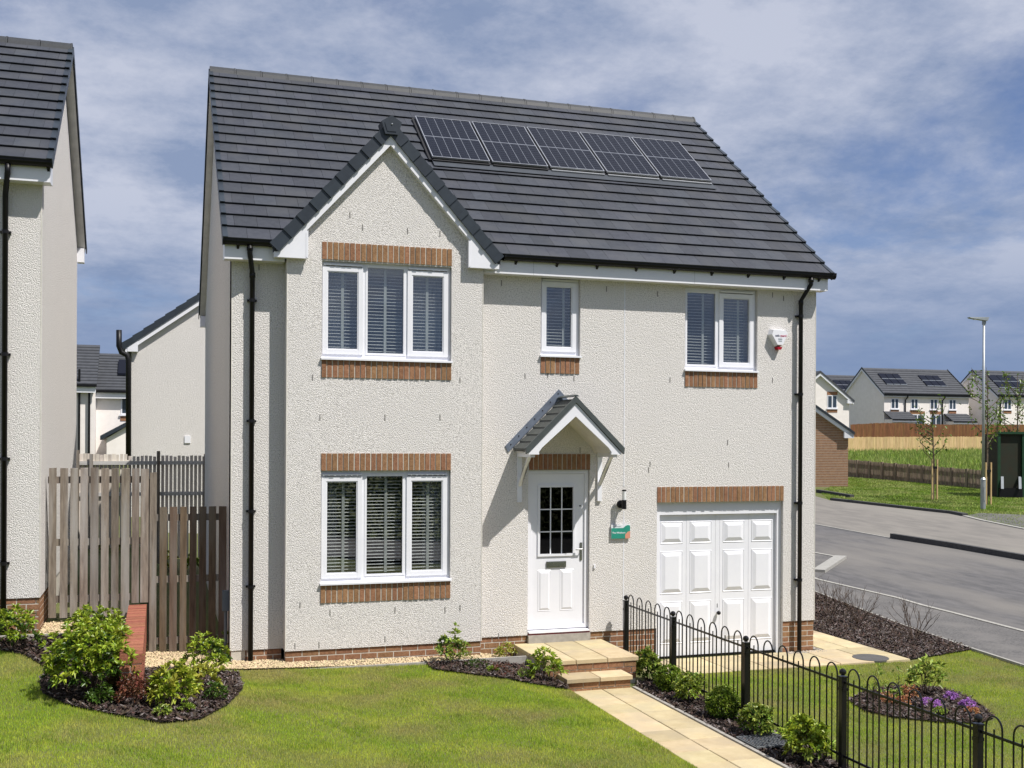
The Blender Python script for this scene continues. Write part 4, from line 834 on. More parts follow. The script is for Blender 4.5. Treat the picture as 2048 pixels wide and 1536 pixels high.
def foliage(name, parent, c, R, nros, per, L, w, mat, shape='dome', flat=.0, seedpts=None, out=.75):
    c = np.array(c); R = np.array(R)
    k = nros; t = rng.uniform(0, 2*np.pi, k); s = rng.uniform(-.25 if shape != 'ball' else -.75, 1, k); q = np.sqrt(np.maximum(0, 1-s*s)); rad = rng.uniform(.55, 1.05, k)**(.3 if shape == 'ball' else .6)
    nrm = np.stack([q*np.cos(t), q*np.sin(t), s], 1)
    lump = 1+(.05 if shape == 'ball' else .16)*np.sin(3*t+s*5+rng.uniform(0, 6))+rng.normal(0, .04 if shape == 'ball' else .08, k)
    ctr = c+nrm*R*(rad*lump)[:, None]
    if seedpts is not None: ctr = seedpts; nrm = (ctr-c)/R; nrm /= np.linalg.norm(nrm, axis=1)[:, None]+1e-6; k = len(ctr)
    ax = nrm*out+np.array([0, 0, .55])+rng.normal(0, .25, (k, 3)); ax /= np.linalg.norm(ax, axis=1)[:, None]
    P = np.repeat(ctr, per, 0); A = np.repeat(ax, per, 0); n = len(P)
    rd = rng.normal(0, 1, (n, 3)); rd -= A*(rd*A).sum(1)[:, None]; rd /= np.linalg.norm(rd, axis=1)[:, None]
    el = rng.uniform(.15, .95, n)[:, None]; D = A*el+rd*(1-el*.55)
    V, Fc = leaves(P+rd*.004, D, rng.uniform(.7, 1.15, n)*L, rng.uniform(.7, 1.1, n)*w)
    o = link(name, npmesh(name, V, Fc, mat), parent); return ctr
def stems(parent, base, ctrs, r=.006, mat=None, name='stem', k=14):
    m_ = MB(); base = Vector(base)
    for p in ctrs[rng.permutation(len(ctrs))[:k]]:
        p = Vector(p); mid = base.lerp(p, .5)+Vector((random.uniform(-.02, .02), random.uniform(-.02, .02), .03)); m_.tube([base+Vector((random.uniform(-.03, .03), random.uniform(-.03, .03), -.02)), mid, p], [r*1.3, r, r*.6], 5, False)
    m_.build(name, mat or TWIG, parent)
def zcx(x, y): return x*sT+(y+DIST)*cT
def shrub(u, v, wpx, hpx, L, w, mat, label, cat='shrub', nros=70, per=9, shape='dome', name='shrub', mat2=None, f2=.3, group=None, base=None, stem=True):
    """pixel of the plant's foot on the ground, width and height in photo pixels"""
    x, y = base if base else gp(u, v); z = float(H(x, y)); s = zcx(x, y)/F_PX
    Rx = wpx*s/2; hh = hpx*s
    t = thing(name, label, cat, (x, y, z), 0, group)
    if shape == 'ball': c = (x, y, z+hh*.52); R = (Rx, Rx, hh*.50)
    else: c = (x, y, z+hh*.42); R = (Rx, Rx, hh*.55)
    n2 = int(nros*f2) if mat2 else 0
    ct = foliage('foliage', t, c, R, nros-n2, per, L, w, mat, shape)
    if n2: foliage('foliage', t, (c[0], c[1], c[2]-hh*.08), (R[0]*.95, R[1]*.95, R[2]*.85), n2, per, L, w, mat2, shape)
    if stem: stems(t, (x, y, z), ct, r=max(.003, L*.05), k=12)
    return t
# bed round the retaining wall
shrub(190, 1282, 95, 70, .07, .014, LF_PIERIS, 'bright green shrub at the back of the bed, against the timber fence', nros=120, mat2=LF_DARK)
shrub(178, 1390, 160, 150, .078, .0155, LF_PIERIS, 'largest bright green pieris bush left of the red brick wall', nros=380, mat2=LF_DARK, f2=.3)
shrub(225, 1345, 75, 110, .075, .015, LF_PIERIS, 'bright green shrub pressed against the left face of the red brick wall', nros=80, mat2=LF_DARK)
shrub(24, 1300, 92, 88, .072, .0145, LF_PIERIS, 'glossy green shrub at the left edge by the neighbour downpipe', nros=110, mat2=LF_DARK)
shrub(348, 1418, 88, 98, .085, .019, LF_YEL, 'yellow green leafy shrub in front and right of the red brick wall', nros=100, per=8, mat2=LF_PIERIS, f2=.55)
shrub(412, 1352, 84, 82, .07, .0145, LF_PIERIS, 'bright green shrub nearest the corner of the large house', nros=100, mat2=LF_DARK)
shrub(405, 1392, 66, 66, .075, .018, LF_YEL, 'yellowish broad leaved shrub between the two green bushes', nros=45, per=8)
shrub(446, 1315, 30, 52, .08, .016, LF_VAR, 'thin upright sprig standing against the house corner', nros=10, per=6)
shrub(268, 1412, 62, 60, .045, .006, LF_RED, 'rusty red heather at the near end of the red brick wall', nros=120, per=8)
shrub(243, 1385, 46, 46, .05, .006, M('leaf_bronze', (.16, .11, .03), (.10, .06, .02), isl=.4, trans=.3), 'bronze tinted heather left of the red heather', nros=70, per=8)
shrub(202, 1408, 44, 36, .06, .013, LF_DARK, 'small dark green plant at the front of the wall bed', nros=40)
shrub(325, 1436, 30, 26, .045, .009, LF_VAR, 'tiny bluish green plant at the tip of the wall bed', nros=26)
shrub(432, 1405, 44, 40, .05, .008, LF_DARK, 'low dark green plant near the right rim of the wall bed', nros=45)
shrub(375, 1430, 30, 22, .04, .007, LF_BOX, 'low fine leaved plant below the yellow green shrub', nros=24)
# bed left of the steps
shrub(901, 1328, 52, 74, .08, .017, LF_VAR, 'tall variegated shrub standing against the bay wall', nros=46, per=8, mat2=LF_DARK)
shrub(1014, 1322, 40, 34, .055, .009, LF_YEL, 'small yellow green plant in front of the gravel left of the steps', nros=36)
shrub(1092, 1366, 56, 66, .085, .015, LF_PIERIS, 'upright bright green shrub touching the left side of the steps', nros=50, per=9, mat2=LF_VAR)
for (u, v, wp, hp, mt, lb) in ((955, 1338, 46, 22, LF_DARK, 'low dark heather just right of the variegated shrub'), (930, 1322, 26, 20, LF_BOX, 'small green tuft beside the variegated shrub'), (1010, 1352, 56, 22, LF_RED, 'low reddish heather in the middle of the bed left of the steps'), (1040, 1330, 26, 12, LF_BOX, 'flat green tuft near the corner of the top step'), (1048, 1358, 28, 20, LF_BOX, 'small grass green tuft at the lawn edge of the bed left of the steps'), (985, 1346, 20, 14, LF_BOX, 'tiny green tuft left of the reddish heather')):
    shrub(u, v, wp, hp, .035, .005, mt, lb, nros=40, per=7, name='heather', stem=False)
# strip along the railing
for (u, v, wp, hp, shp, mt, m2, lb, LL) in ((1309, 1362, 46, 62, 'dome', LF_VAR, LF_DARK, 'loose open shrub nearest the steps by the railing', .07), (1349, 1384, 52, 52, 'ball', LF_BOX, LF_DARK, 'clipped box ball, nearer the house of the two in the railing bed', .035), (1402, 1404, 58, 58, 'dome', LF_VAR, LF_PIERIS, 'yellow green shrub between the two clipped box balls', .06), (1455, 1438, 66, 64, 'ball', LF_BOX, LF_DARK, 'clipped box ball, nearer the viewer of the two in the railing bed', .035), (1512, 1474, 66, 66, 'dome', LF_VAR, LF_DARK, 'glossy variegated shrub beyond the last box ball', .065), (1636, 1520, 90, 88, 'dome', LF_PIERIS, LF_VAR, 'largest green shrub at the railing post nearest the bottom edge', .085)):
    x, y = gp(u, v); x = min(max(x, 6.14), 6.36)
    # slide along the strip so the plant keeps its picture row
    shrub(u, v, wp, hp, LL, LL*.24, mt, lb, nros=(620 if shp == 'ball' else 110), per=(8 if shp == 'ball' else 9), shape=shp, mat2=m2, base=(x, y), name='box_ball' if shp == 'ball' else 'shrub')
x, y = gp(1308, 1330); 
# flower bed in the right lawn
shrub(1853, 1392, 66, 74, .085, .02, LF_VAR, 'leafy rhododendron with bare lower stems in the flower bed', nros=46, per=8)
shrub(1748, 1402, 44, 84, .06, .013, LF_VAR, 'thin straggly shrub at the left of the flower bed', nros=14, per=7)
shrub(1797, 1398, 26, 70, .055, .012, LF_VAR, 'sparse upright sprig in the middle of the flower bed', nros=7, per=6)
for (u, v, wp, hp, mt, lb) in ((1815, 1398, 32, 30, LF_ORANGE, 'orange leaved plant beneath the rhododendron'), (1775, 1410, 24, 22, LF_ORANGE, 'pale orange plant at the left of the flower bed'), (1808, 1414, 26, 22, LF_ORANGE, 'orange plant at the front of the flower bed'), (1944, 1430, 24, 16, LF_ORANGE, 'orange plant at the right end of the flower bed'), (1901, 1402, 26, 18, LF_PURP, 'purple flower clump furthest back in the bed'), (1862, 1420, 38, 22, LF_PURP, 'widest purple flower clump in the centre of the bed'), (1936, 1420, 32, 20, LF_PURP, 'purple flower clump at the right of the bed'), (1880, 1432, 26, 16, LF_VAR, 'small yellow green plant between the purple clumps'), (1790, 1402, 34, 26, LF_VAR, 'green tuft between the orange plants')):
    shrub(u, v, wp, hp, .035, .009, mt, lb, 'flower' if mt is LF_PURP else 'plant', nros=44, per=8, name='flower_clump' if mt is LF_PURP else 'bedding_plant', stem=False)
# bare twiggy shrubs
def bare(u, v, hpx, label):
    x, y = gp(u, v); z = float(H(x, y)); s = zcx(x, y)/F_PX; hh = hpx*s; t = thing('bare_shrub', label, 'shrub', (x, y, z), 0, 'leafless shrubs beside the footway'); m_ = MB()
    def grow(p, d, L_, r, lvl):
        q = p+d*L_*.5+Vector((random.uniform(-.02, .02), random.uniform(-.02, .02), 0)); e = q+(d+Vector((random.uniform(-.15, .15), random.uniform(-.15, .15), .1))).normalized()*L_*.5; m_.tube([p, q, e], [r, r*.8, r*.55], 5, False)
        if lvl:
            for _ in range(random.choice((2, 3))): grow(q.lerp(e, random.random()), (d+Vector((random.uniform(-.7, .7), random.uniform(-.7, .7), random.uniform(.1, .5)))).normalized(), L_*.62, r*.6, lvl-1)
    for k in range(10):
        a = 2*math.pi*k/10+random.uniform(-.3, .3); w_ = random.uniform(.25, .95); grow(Vector((x, y, z-.02)), Vector((math.cos(a)*w_, math.sin(a)*w_, 1)).normalized(), hh*random.uniform(.5, .72), .007, 2)
    m_.build('twigs', TWIG, t)
bare(1660, 1236, 78, 'leafless twiggy shrub closest to the house corner'); bare(1716, 1250, 70, 'leafless twiggy shrub, middle of the three by the footway'); bare(1828, 1282, 82, 'leafless twiggy shrub furthest from the house, by the footway')

# ================================================================== LAWN BLADES
def blades(name, x, y, hmin, hmax, w, mat, lean=.5):
    z = H(x, y); n = len(x); h = rng.uniform(hmin, hmax, n); a = rng.uniform(0, 6.28, n); l = rng.uniform(0, lean, n); b = rng.uniform(0, 6.28, n)
    dx, dy = np.cos(a)*w, np.sin(a)*w; tx, ty = np.cos(b)*l*h, np.sin(b)*l*h
    V = np.stack([np.stack([x-dx, y-dy, z-.004], 1), np.stack([x+dx, y+dy, z-.004], 1), np.stack([x+tx, y+ty, z+h*np.sqrt(1-np.minimum(.8, l*l*.5))], 1)], 1).reshape(-1, 3)
    return stuff(link(name, npmesh(name, V, np.arange(3*n).reshape(n, 3), mat)))
lawnA = [(-6.5, -.35), (-6.5, -9.3), (PX0+.01, -9.3), (PX0+.01, -1.62), (4.8, -.66), (.8, -.66), (-.3, -.66), (-1.2, -.32)]
lawnB = [(6.6, -1.03), (6.6, -9.3), (12.6, -9.3)]+[p for p in foot_in[::-1] if p[1] < 1.0]+[gp(1950, 1300), gp(1880, 1312), (APX, -1.03)]
X, Y = [], []
for p_, dn in ((lawnA, 9500), (lawnB, 6500)):
    x, y = scatter(p_, dn); k = visible(x, y, H(x, y)); x, y = x[k], y[k]
    for b_ in BEDS: k = ~inpoly(x, y, b_); x, y = x[k], y[k]
    X.append(x); Y.append(y)
x = np.concatenate(X); y = np.concatenate(Y)
cl_ = np.sin(x*5.1+2.3*np.sin(y*2.2))+np.sin(y*6.3+1.9*np.sin(x*3.1+1))+.8*np.sin((x+y)*11.7+2*np.sin(x*7))
kk = (cl_ > .9) & (rng.uniform(0, 1, len(x)) < .25)
tag(blades('grass_tufts', x[kk], y[kk], .025, .048, .0030, M('grass_tuft', (.20, .32, .030), (.27, .38, .04), scale=2.0, rough=.6, isl=.4, trans=.45), .7), 'slightly taller darker grass tufts in the lawn', 'grass')
tag(blades('lawn_grass', x, y, .012, .034, .0028, BLADE), 'short green lawn grass with straw coloured patches', 'grass')

# ================================================================== FOOTWAY, ROAD, FAR SIDE
def offset_poly(pts): return pts
kerb_px = [(1632, 1162), (1700, 1178), (1790, 1199), (1900, 1229), (2048, 1268)]
kerb = [gp(*q) for q in kerb_px]; kerb = [(kerb[0][0]+.35, kerb[0][1]+2.5)]+kerb+[(kerb[-1][0]-.5, kerb[-1][1]-9)]
struct(drape('footway', foot_in+[p for p in kerb[::-1]], FOOT, .03, .5))
far_px = [(1632, 994), (1660, 1002), (1800, 1018), (1900, 1029), (1925, 1034), (1960, 1043), (2048, 1061)]
far = [gp(*q) for q in far_px]
mid_px = [(1632, 1051), (1780, 1078), (1900, 1097), (2048, 1123)]
mid = [gp(*q) for q in mid_px]; mid = [(mid[0][0]+1.2, mid[0][1]+6)]+mid+[(mid[-1][0]-1.5, mid[-1][1]-16)]
back0 = (far[0][0]+1.5, far[0][1]+8)
struct(drape('road', kerb+mid[::-1], ASPH, .022, 1.0))
struct(drape('side_road', mid+[(far[-1][0]-2, far[-1][1]-14)]+far[::-1]+[back0], ASPH2, .03, 1.0))
# kerbs: list of short stones
def kerbrun(pts, w, hgt, mat, name, dz=.0, seg=.9, side=1):
    root = struct(bpy.data.objects.new(name, None)); COL.objects.link(root)
    P = [Vector((p[0], p[1], 0)) for p in pts]
    for a, b in zip(P[:-1], P[1:]):
        L_ = (b-a).length; n = max(1, int(L_/seg)); d = (b-a)/n; nr = Vector((-d.y, d.x, 0)).normalized()*w*side
        for i in range(n):
            p = a+d*i; q = a+d*(i+1)-d.normalized()*.008; zz = [float(H(t.x, t.y))+dz for t in (p, q)]
            m_ = MB(); c = [p, q, q+nr, p+nr]; zb = [zz[0], zz[1], zz[1], zz[0]]
            if side < 0: c = c[::-1]; zb = zb[::-1]
            m_.hexa([(t.x, t.y, k_-.1) for t, k_ in zip(c, zb)]+[(t.x, t.y, k_+hgt) for t, k_ in zip(c, zb)]); m_.build('kerb_stone', mat, root)
    return root
kerbrun(foot_in, .05, .045, M('edging_pale', (.34, .33, .30), rough=.9), 'footway_edging', side=-1)
kerbrun(kerb, .10, .045, M('kerb_pale', (.36, .35, .32), (.3, .29, .265), scale=8, rough=.9), 'kerb')
k1, k2 = gp(1650, 1148), gp(1693, 1119); kerbrun([k1, k2], .30, .10, M('kerb_block', (.36, .35, .32), (.3, .29, .265), scale=8), 'kerb', side=1)
k0 = gp(1632, 1108); kerbrun([k2, k0], .12, .05, MATS['kerb_pale'], 'kerb')
struct(drape('footway', [k1, k2, k0, (k0[0]+.2, k0[1]+1.5), (kerb[0][0]-.1, kerb[0][1]), kerb[1]], FOOT, .034, .5))
kerbrun(mid[2:], .16, .17, KERBD, 'kerb'); kerbrun(mid[:3], .08, .04, MATS['kerb_pale'], 'kerb')
kerbrun(far[1:5], .22, .13, KERBD, 'kerb', seg=1.8); kerbrun(far[4:], .16, .06, MATS['kerb_pale'], 'kerb', seg=1.8)
# short kerb in front of the brick garage
kerbrun([gp(1632, 985), gp(1700, 996)], .2, .14, KERBD, 'kerb', seg=1.8)
struct(drape('far_footway', [far[-3], far[-2], far[-1], gp(2060, 1032), gp(1960, 1028)], FOOT, .04, 2))
# rough grass on the far side and on the bank
def rough(name, poly, n, h0, h1, w, label, mat=BLADER, hf=0):
    xs = [p[0] for p in poly]; ys = [p[1] for p in poly]; x = rng.uniform(min(xs), max(xs), n*3); y = rng.uniform(min(ys), max(ys), n*3); k = inpoly(x, y, poly); x, y = x[k][:n], y[k][:n]
    return tag(blades(name, x, y, h0, h1, w, mat, .7), label, 'grass')
verge = far[1:]+[gp(2060, 985), gp(1960, 975), gp(1700, 955), gp(1640, 985)]
rough('verge_grass', verge, 60000, .03, .08, .022, 'mown green verge between the road and the low dark fence')
bank = [gp(1690, 943), gp(1990, 972), gp(1990, 908), gp(1690, 912)]
rough('bank_grass', bank, 26000, .15, .75, .05, 'long rough grass on the bank behind the low dark fence')

# ================================================================== FAR FENCES
def pxfence(name, label, px0, px1, zc0, zc1, h0, h1, n, mat, gap, posts=0, zoff0=0, zoff1=0, rails=(.25, .8), wav=0, cat='fence', curve=None):
    """px0/px1: picture position of the two feet, zc: camera depth"""
    a = Vector((*gp(*px0), 0)); b = Vector((*gp(*px1), 0)); a.z = float(H(a.x, a.y)); b.z = float(H(b.x, b.y)); h0 *= zcx(a.x, a.y)/F_PX; h1 *= zcx(b.x, b.y)/F_PX; t = thing(name, label, cat, ((a.x+b.x)/2, (a.y+b.y)/2, min(a.z, b.z))); d = b-a; d.z = 0; L_ = d.length; u_ = d.normalized(); nr = Vector((-u_.y, u_.x, 0))
    for i in range(n):
        f = i/n; f2 = (i+1-gap)/n; fm = (f+f2)/2
        p = a.lerp(b, f); q = a.lerp(b, f2); hh = h0+(h1-h0)*fm+random.uniform(-.02, .02); off = nr*random.uniform(0, .012)
        if curve: hh += curve(fm)
        zb = p.z; MB().hexa([(p+off).to_tuple(), (q+off).to_tuple(), (q+off+nr*.03).to_tuple(), (p+off+nr*.03).to_tuple()]+[(w_.x, w_.y, zb+hh) for w_ in (p+off, q+off, q+off+nr*.03, p+off+nr*.03)]).build('board', mat, t)
    for rz in rails:
        p0 = a+nr*.045; p1 = b+nr*.045; MB().hexa([(w_.x, w_.y, w_.z+rz*hh_-.05) for w_, hh_ in ((p0, h0), (p1, h1), (p1+nr*.05, h1), (p0+nr*.05, h0))]+[(w_.x, w_.y, w_.z+rz*hh_+.05) for w_, hh_ in ((p0, h0), (p1, h1), (p1+nr*.05, h1), (p0+nr*.05, h0))]).build('rail', mat, t)
    for k in range(posts):
        w_ = a.lerp(b, k/(max(1, posts-1))); hh = h0+(h1-h0)*k/max(1, posts-1)
        MB().box(-.05, .05, -.02, .12, -.25, hh+.03).build('post', mat, t).location = w_-t.location+Vector(t.location)
    return t
pxfence('low_fence', 'low dark brown paling fence across the far verge', (1692, 952), (2000, 982), 70, 52, 33, 38, 120, TIMBERD, .35, 12)
pxfence('close_board_fence', 'tall pale yellow close boarded fence on the bank', (1690, 911), (2010, 907), 92, 92, 37, 34, 110, TIMBERY, .04, 0)
pxfence('brown_fence', 'dark brown garden fence standing above the pale yellow fence', (1701, 903), (2060, 903), 97, 97, 54, 54, 120, TIMBERB, .05, 0, curve=lambda f: .14*math.sin(math.pi*min(1, f*2.2)) if f < .45 else 0)

# ================================================================== BRICK GARAGE ACROSS THE ROAD
gb0 = atd(1696, 977, 54); gz = float(H(gb0.x, gb0.y))
bg_ = thing('brick_garage', 'small gabled orange brick garage across the road, partly hidden by the large house', 'garage', (gb0.x, gb0.y, gz), -TH, local=True)
sc_ = 54/F_PX; gw = 6.2; eh = (977-866)*sc_; sl = (866-820)/(1699-1632)
MB().prism([(-gw, -.3), (0, -.3), (0, eh), (-gw/2, eh+gw/2*sl), (-gw, eh)], 0, 6).build('wall', BRICKFAR, bg_)
bc = MB()
for k in range(int((eh+1.5)/.081)):
    z = k*.081; inset = max(0, (z-eh)/sl); bc.box(-3.4, -inset-.01, -.004, .002, z, z+.012)
bc.build('brick_course', MORTAR, bg_)
for s_ in (0, 1):
    q = lambda d, up: (-d if s_ == 0 else -gw+d, eh+d*sl+up)
    pl = [q(-.25, .02), q(-.25, .16), q(gw/2, .18), q(gw/2, .04)]
    MB().prism(pl if s_ else pl[::-1], -.25, 6.2).build('roof', CAP, bg_)
    pl = [q(-.2, -.18), q(-.2, .02), q(gw/2, .04), q(gw/2, -.16)]
    MB().prism(pl if s_ else pl[::-1], -.2, -.01).build('barge_board', UPVC, bg_)
MB().box(-.25, .22, -.2, -.0, eh-.32, eh-.02).build('soffit_box', UPVC, bg_)

# ================================================================== FAR TERRACES
def fwin(parent, x, z, w, h, y=0, mull=True, sill=True, head=False):
    m_ = MB(); frame(m_, x, x+w, z, z+h, .07, y-.03, y+.05)
    if mull: m_.box(x+w*.5-.05, x+w*.5+.05, y-.031, y+.05, z+.07, z+h-.07)
    f_ = m_.build('window', UPVC, parent); MB().box(x+.07, x+w-.07, y-.012, y-.006, z+.07, z+h-.07).build('pane', GLASSF, f_); MB().box(x-.08, x+w+.08, y-.09, y-.031, z-.08, z).build('sill', UPVC, f_)
    if sill: MB().box(x-.02, x+w+.02, y-.025, y-.004, z-.34, z-.08).build('sill_course', BRICKFAR, f_)
    if head: MB().box(x-.02, x+w+.02, y-.025, y-.004, z+h+.02, z+h+.30).build('lintel', BRICKFAR, f_)
def farhouse(label, corner, zc_, wdt, dep, eh, rh, zb, rot, wins, porch=(), solar=(), pipes=(), name='terraced_house', rows=12, group=None):
    p = atd(corner, 870, zc_); t = thing(name, label, 'house', (p.x, p.y, zb), rot, group, local=True)
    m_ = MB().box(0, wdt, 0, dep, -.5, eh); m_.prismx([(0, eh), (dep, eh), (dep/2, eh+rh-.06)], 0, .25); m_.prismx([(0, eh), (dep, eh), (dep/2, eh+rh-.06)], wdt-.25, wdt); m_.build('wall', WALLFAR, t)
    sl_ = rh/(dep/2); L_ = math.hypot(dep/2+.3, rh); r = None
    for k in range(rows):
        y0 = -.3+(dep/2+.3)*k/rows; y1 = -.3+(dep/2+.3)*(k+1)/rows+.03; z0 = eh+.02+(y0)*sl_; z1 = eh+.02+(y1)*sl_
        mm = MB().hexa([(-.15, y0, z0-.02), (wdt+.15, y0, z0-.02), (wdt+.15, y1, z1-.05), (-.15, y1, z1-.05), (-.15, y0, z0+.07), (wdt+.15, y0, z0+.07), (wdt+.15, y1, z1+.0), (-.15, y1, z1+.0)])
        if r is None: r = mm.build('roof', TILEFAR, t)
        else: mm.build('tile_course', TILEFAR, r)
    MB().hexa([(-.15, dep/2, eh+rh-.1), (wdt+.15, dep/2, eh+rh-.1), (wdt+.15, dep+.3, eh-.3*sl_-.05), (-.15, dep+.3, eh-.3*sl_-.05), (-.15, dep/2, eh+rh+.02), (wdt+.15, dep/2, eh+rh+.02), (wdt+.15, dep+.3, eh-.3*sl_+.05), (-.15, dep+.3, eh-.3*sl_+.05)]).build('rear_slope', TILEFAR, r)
    MB().prismx([(dep/2-.16, eh+rh-.04), (dep/2, eh+rh+.09), (dep/2+.16, eh+rh-.04)], -.15, wdt+.15).build('ridge', TILEFAR, r)
    for xe, s_ in ((-.16, -1), (wdt+.16, 1)):
        for g_ in (0, 1):
            yy = (lambda q: q) if g_ == 0 else (lambda q: dep-q)
            pts = [(yy(-.32), eh-.32*sl_-.02), (yy(dep/2), eh+rh-.02), (yy(dep/2), eh+rh+.16), (yy(-.32), eh-.32*sl_+.14)]; pts = pts if g_ == 0 else pts[::-1]
            MB().prismx(pts, xe-.03, xe+.03).build('verge', CAP, r)
            pts = [(yy(-.2), eh-.2*sl_-.20), (yy(dep/2), eh+rh-.20), (yy(dep/2), eh+rh-.02), (yy(-.2), eh-.2*sl_-.02)]; pts = pts if g_ == 0 else pts[::-1]
            MB().prismx(pts, min(xe-.02, xe-s_*.16), max(xe-.02, xe-s_*.16)+.01).build('barge_board', UPVC, r)
    MB().box(-.15, wdt+.15, -.24, -.2, eh-.32, eh-.08).box(-.15, wdt+.15, -.2, 0, eh-.32, eh-.30).build('fascia', UPVC, t); MB().box(-.17, wdt+.17, -.36, -.24, eh-.12, eh+.0).build('gutter', BLACK, t)
    for w_ in wins: fwin(t, *w_[:4], head=(len(w_) > 4))
    for (x, w_, z) in porch:
        MB().box(x+.15, x+w_-.15, -1.15, 0, -.5, z-.75).build('porch_wall', WALLFAR, t)
        for k in range(4):
            y0 = -1.35+1.35*k/4; y1 = y0+.37; z0 = z-.75+.75*k/4; z1 = z0+.2; MB().hexa([(x, y0, z0-.06), (x+w_, y0, z0-.06), (x+w_, y1, z1-.06), (x, y1, z1-.06), (x, y0, z0+.05), (x+w_, y0, z0+.05), (x+w_, y1, z1), (x, y1, z1)]).build('porch_roof', TILEFAR, t)
        MB().box(x, x+w_, -1.40, -1.34, z-.98, z-.80).build('porch_fascia', UPVC, t); MB().box(x-.02, x+w_+.02, -1.46, -1.40, z-.84, z-.74).build('porch_gutter', BLACK, t)
        MB().box(x+w_*.5, x+w_*.5+1.0, -1.19, -1.15, -.3, z-1.0).build('door', UPVC, t); MB().box(x+w_*.5+.3, x+w_*.5+.75, -1.2, -1.19, z-1.75, z-1.15).build('door_pane', GLASSF, t)
    for x in pipes: MB().tube([(x, -.3, eh-.1), (x, -.3, eh-.3), (x-.1, -.08, eh-.6), (x-.1, -.08, -.4)], .06, 6).build('downpipe', BLACK, t)
    for (x, w_, s0, s1, nx_) in solar:
        for i in range(nx_):
            for j in range(2):
                xa = x+w_*i/nx_; xb = x+w_*(i+1)/nx_-.06; ya = s0+(s1-s0)*j/2; yb = s0+(s1-s0)*(j+1)/2-.06
                MB().hexa([(x_, y_, eh+.02+y_*sl_+dz) for dz in (.08, .14) for (x_, y_) in ((xa, ya), (xb, ya), (xb, yb), (xa, yb))]).build('solar_panel', SOLARC, r)
                MB().box(xa, xb, ya-.02, ya, eh+.02+ya*sl_+.08, eh+.02+ya*sl_+.16).build('panel_edge', ALU, r)
    return t
ZB = 2.35; k100 = 100/F_PX
def wz(v): return HCAM+(883-v)*k100-ZB
ehT = wz(787); wT = (1962-1768)*k100
def wx(u): return (u-1768)*k100
wins = [(wx(a), wz(818), (b-a)*k100, (818-797)*k100) for a, b in ((1784, 1802), (1831, 1848), (1877, 1895), (1923, 1940))]
gw_ = [(wx(1829), wz(872), 1.6, 2.0, 1), (wx(1878), wz(872), 1.2, 2.0, 1)]
farhouse('semi detached pale house facing the road with two solar arrays, centre of the far row', 1768, 100, wT*1.05, 6.4, ehT, 2.45, ZB, -TH+.30, wins+gw_, porch=((-.1, 2.75, wz(823)), (wx(1910), 2.6, wz(826))), solar=((1.0, 2.3, 1.0, 2.45, 3), (5.4, 2.3, .9, 2.35, 3)), pipes=(wx(1819), wx(1908)), group='pale houses beyond the far fence')
farhouse('pale house at the right edge of the far row with a solar array', 1995, 101, 9, 6.4, ehT-.05, 2.4, ZB, -TH+.30, [((2010-1995)*k100, wz(818), .85, .98), ((2070-1995)*k100, wz(818), .85, .98)], solar=((.9, 3.0, .8, 2.5, 3),), pipes=((2003-1995)*k100,), group='pale houses beyond the far fence')
# gable fronted house at the left of the far row
p = atd(1698, 870, 92); hz_ = thing('terraced_house', 'pale gable fronted house just beyond the brick garage roof', 'house', (p.x, p.y, 2.1), -TH+.22, 'pale houses beyond the far fence', local=True)
k92 = 92/F_PX; e0 = HCAM+(883-800)*k92-2.1; gwd = 5.6; ap = e0+2.15
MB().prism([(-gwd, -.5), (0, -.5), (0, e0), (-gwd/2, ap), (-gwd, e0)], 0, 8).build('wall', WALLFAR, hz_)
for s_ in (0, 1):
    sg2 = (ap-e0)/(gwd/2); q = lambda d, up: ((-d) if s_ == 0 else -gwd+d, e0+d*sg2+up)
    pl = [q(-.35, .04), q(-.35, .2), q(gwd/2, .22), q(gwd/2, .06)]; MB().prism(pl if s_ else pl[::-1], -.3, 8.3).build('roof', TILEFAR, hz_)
    pl = [q(-.3, -.2), q(-.3, .04), q(gwd/2, .06), q(gwd/2, -.18)]; MB().prism(pl if s_ else pl[::-1], -.26, -.01).build('barge_board', UPVC, hz_)
MB().box(-.3, .28, -.26, 0, e0-.34, e0-.05).build('soffit_box', UPVC, hz_)
fwin(hz_, -(1698-1650)*k92*1.0, HCAM+(883-818)*k92-2.1, .9, 1.1, 0, True, True, True)

farhouse('pale house with only its roof showing behind the gable fronted far house', 1650, 112, 6, 6.4, 5.35, 2.4, ZB, -TH+.30, [], solar=((2.4, 2.2, .9, 2.4, 3),), group='pale houses beyond the far fence')

# ================================================================== STREET LAMP
lx, ly = gp(1966, 1019); lz = float(H(lx, ly)); zl = zcx(lx, ly); hl = (1019-640)*zl/F_PX
sl_o = thing('street_lamp', 'tall galvanised street lamp with a flat lantern on the far verge', 'street lamp', (lx, ly, lz), -TH, local=True)
MB().tube([(0, 0, -.1), (0, 0, 1.18)], .10, 12).tube([(0, 0, 1.18), (0, 0, 1.26)], [.115, .06], 12).build('base', GALV, sl_o); MB().tube([(0, 0, 1.2), (0, 0, hl)], [.058, .045], 12).build('pole', GALV, sl_o, True)
MB().hexa([(-.55, -.13, hl+.06), (.10, -.13, hl-.04), (.10, .13, hl-.04), (-.55, .13, hl+.06), (-.62, -.12, hl+.10), (.16, -.12, hl+.10), (.16, .12, hl+.10), (-.62, .12, hl+.10)]).box(-.05, .06, -.06, .06, hl-.18, hl).build('lantern', M('lantern_grey', (.30, .33, .34), rough=.4), sl_o)
MB().box(-.40, -.02, -.10, .10, hl+.012, hl+.03).build('lens', PALETREAD, sl_o)
MB().box(-.02, .05, -.112, -.09, .35, .9).build('access_door', GALV, sl_o)
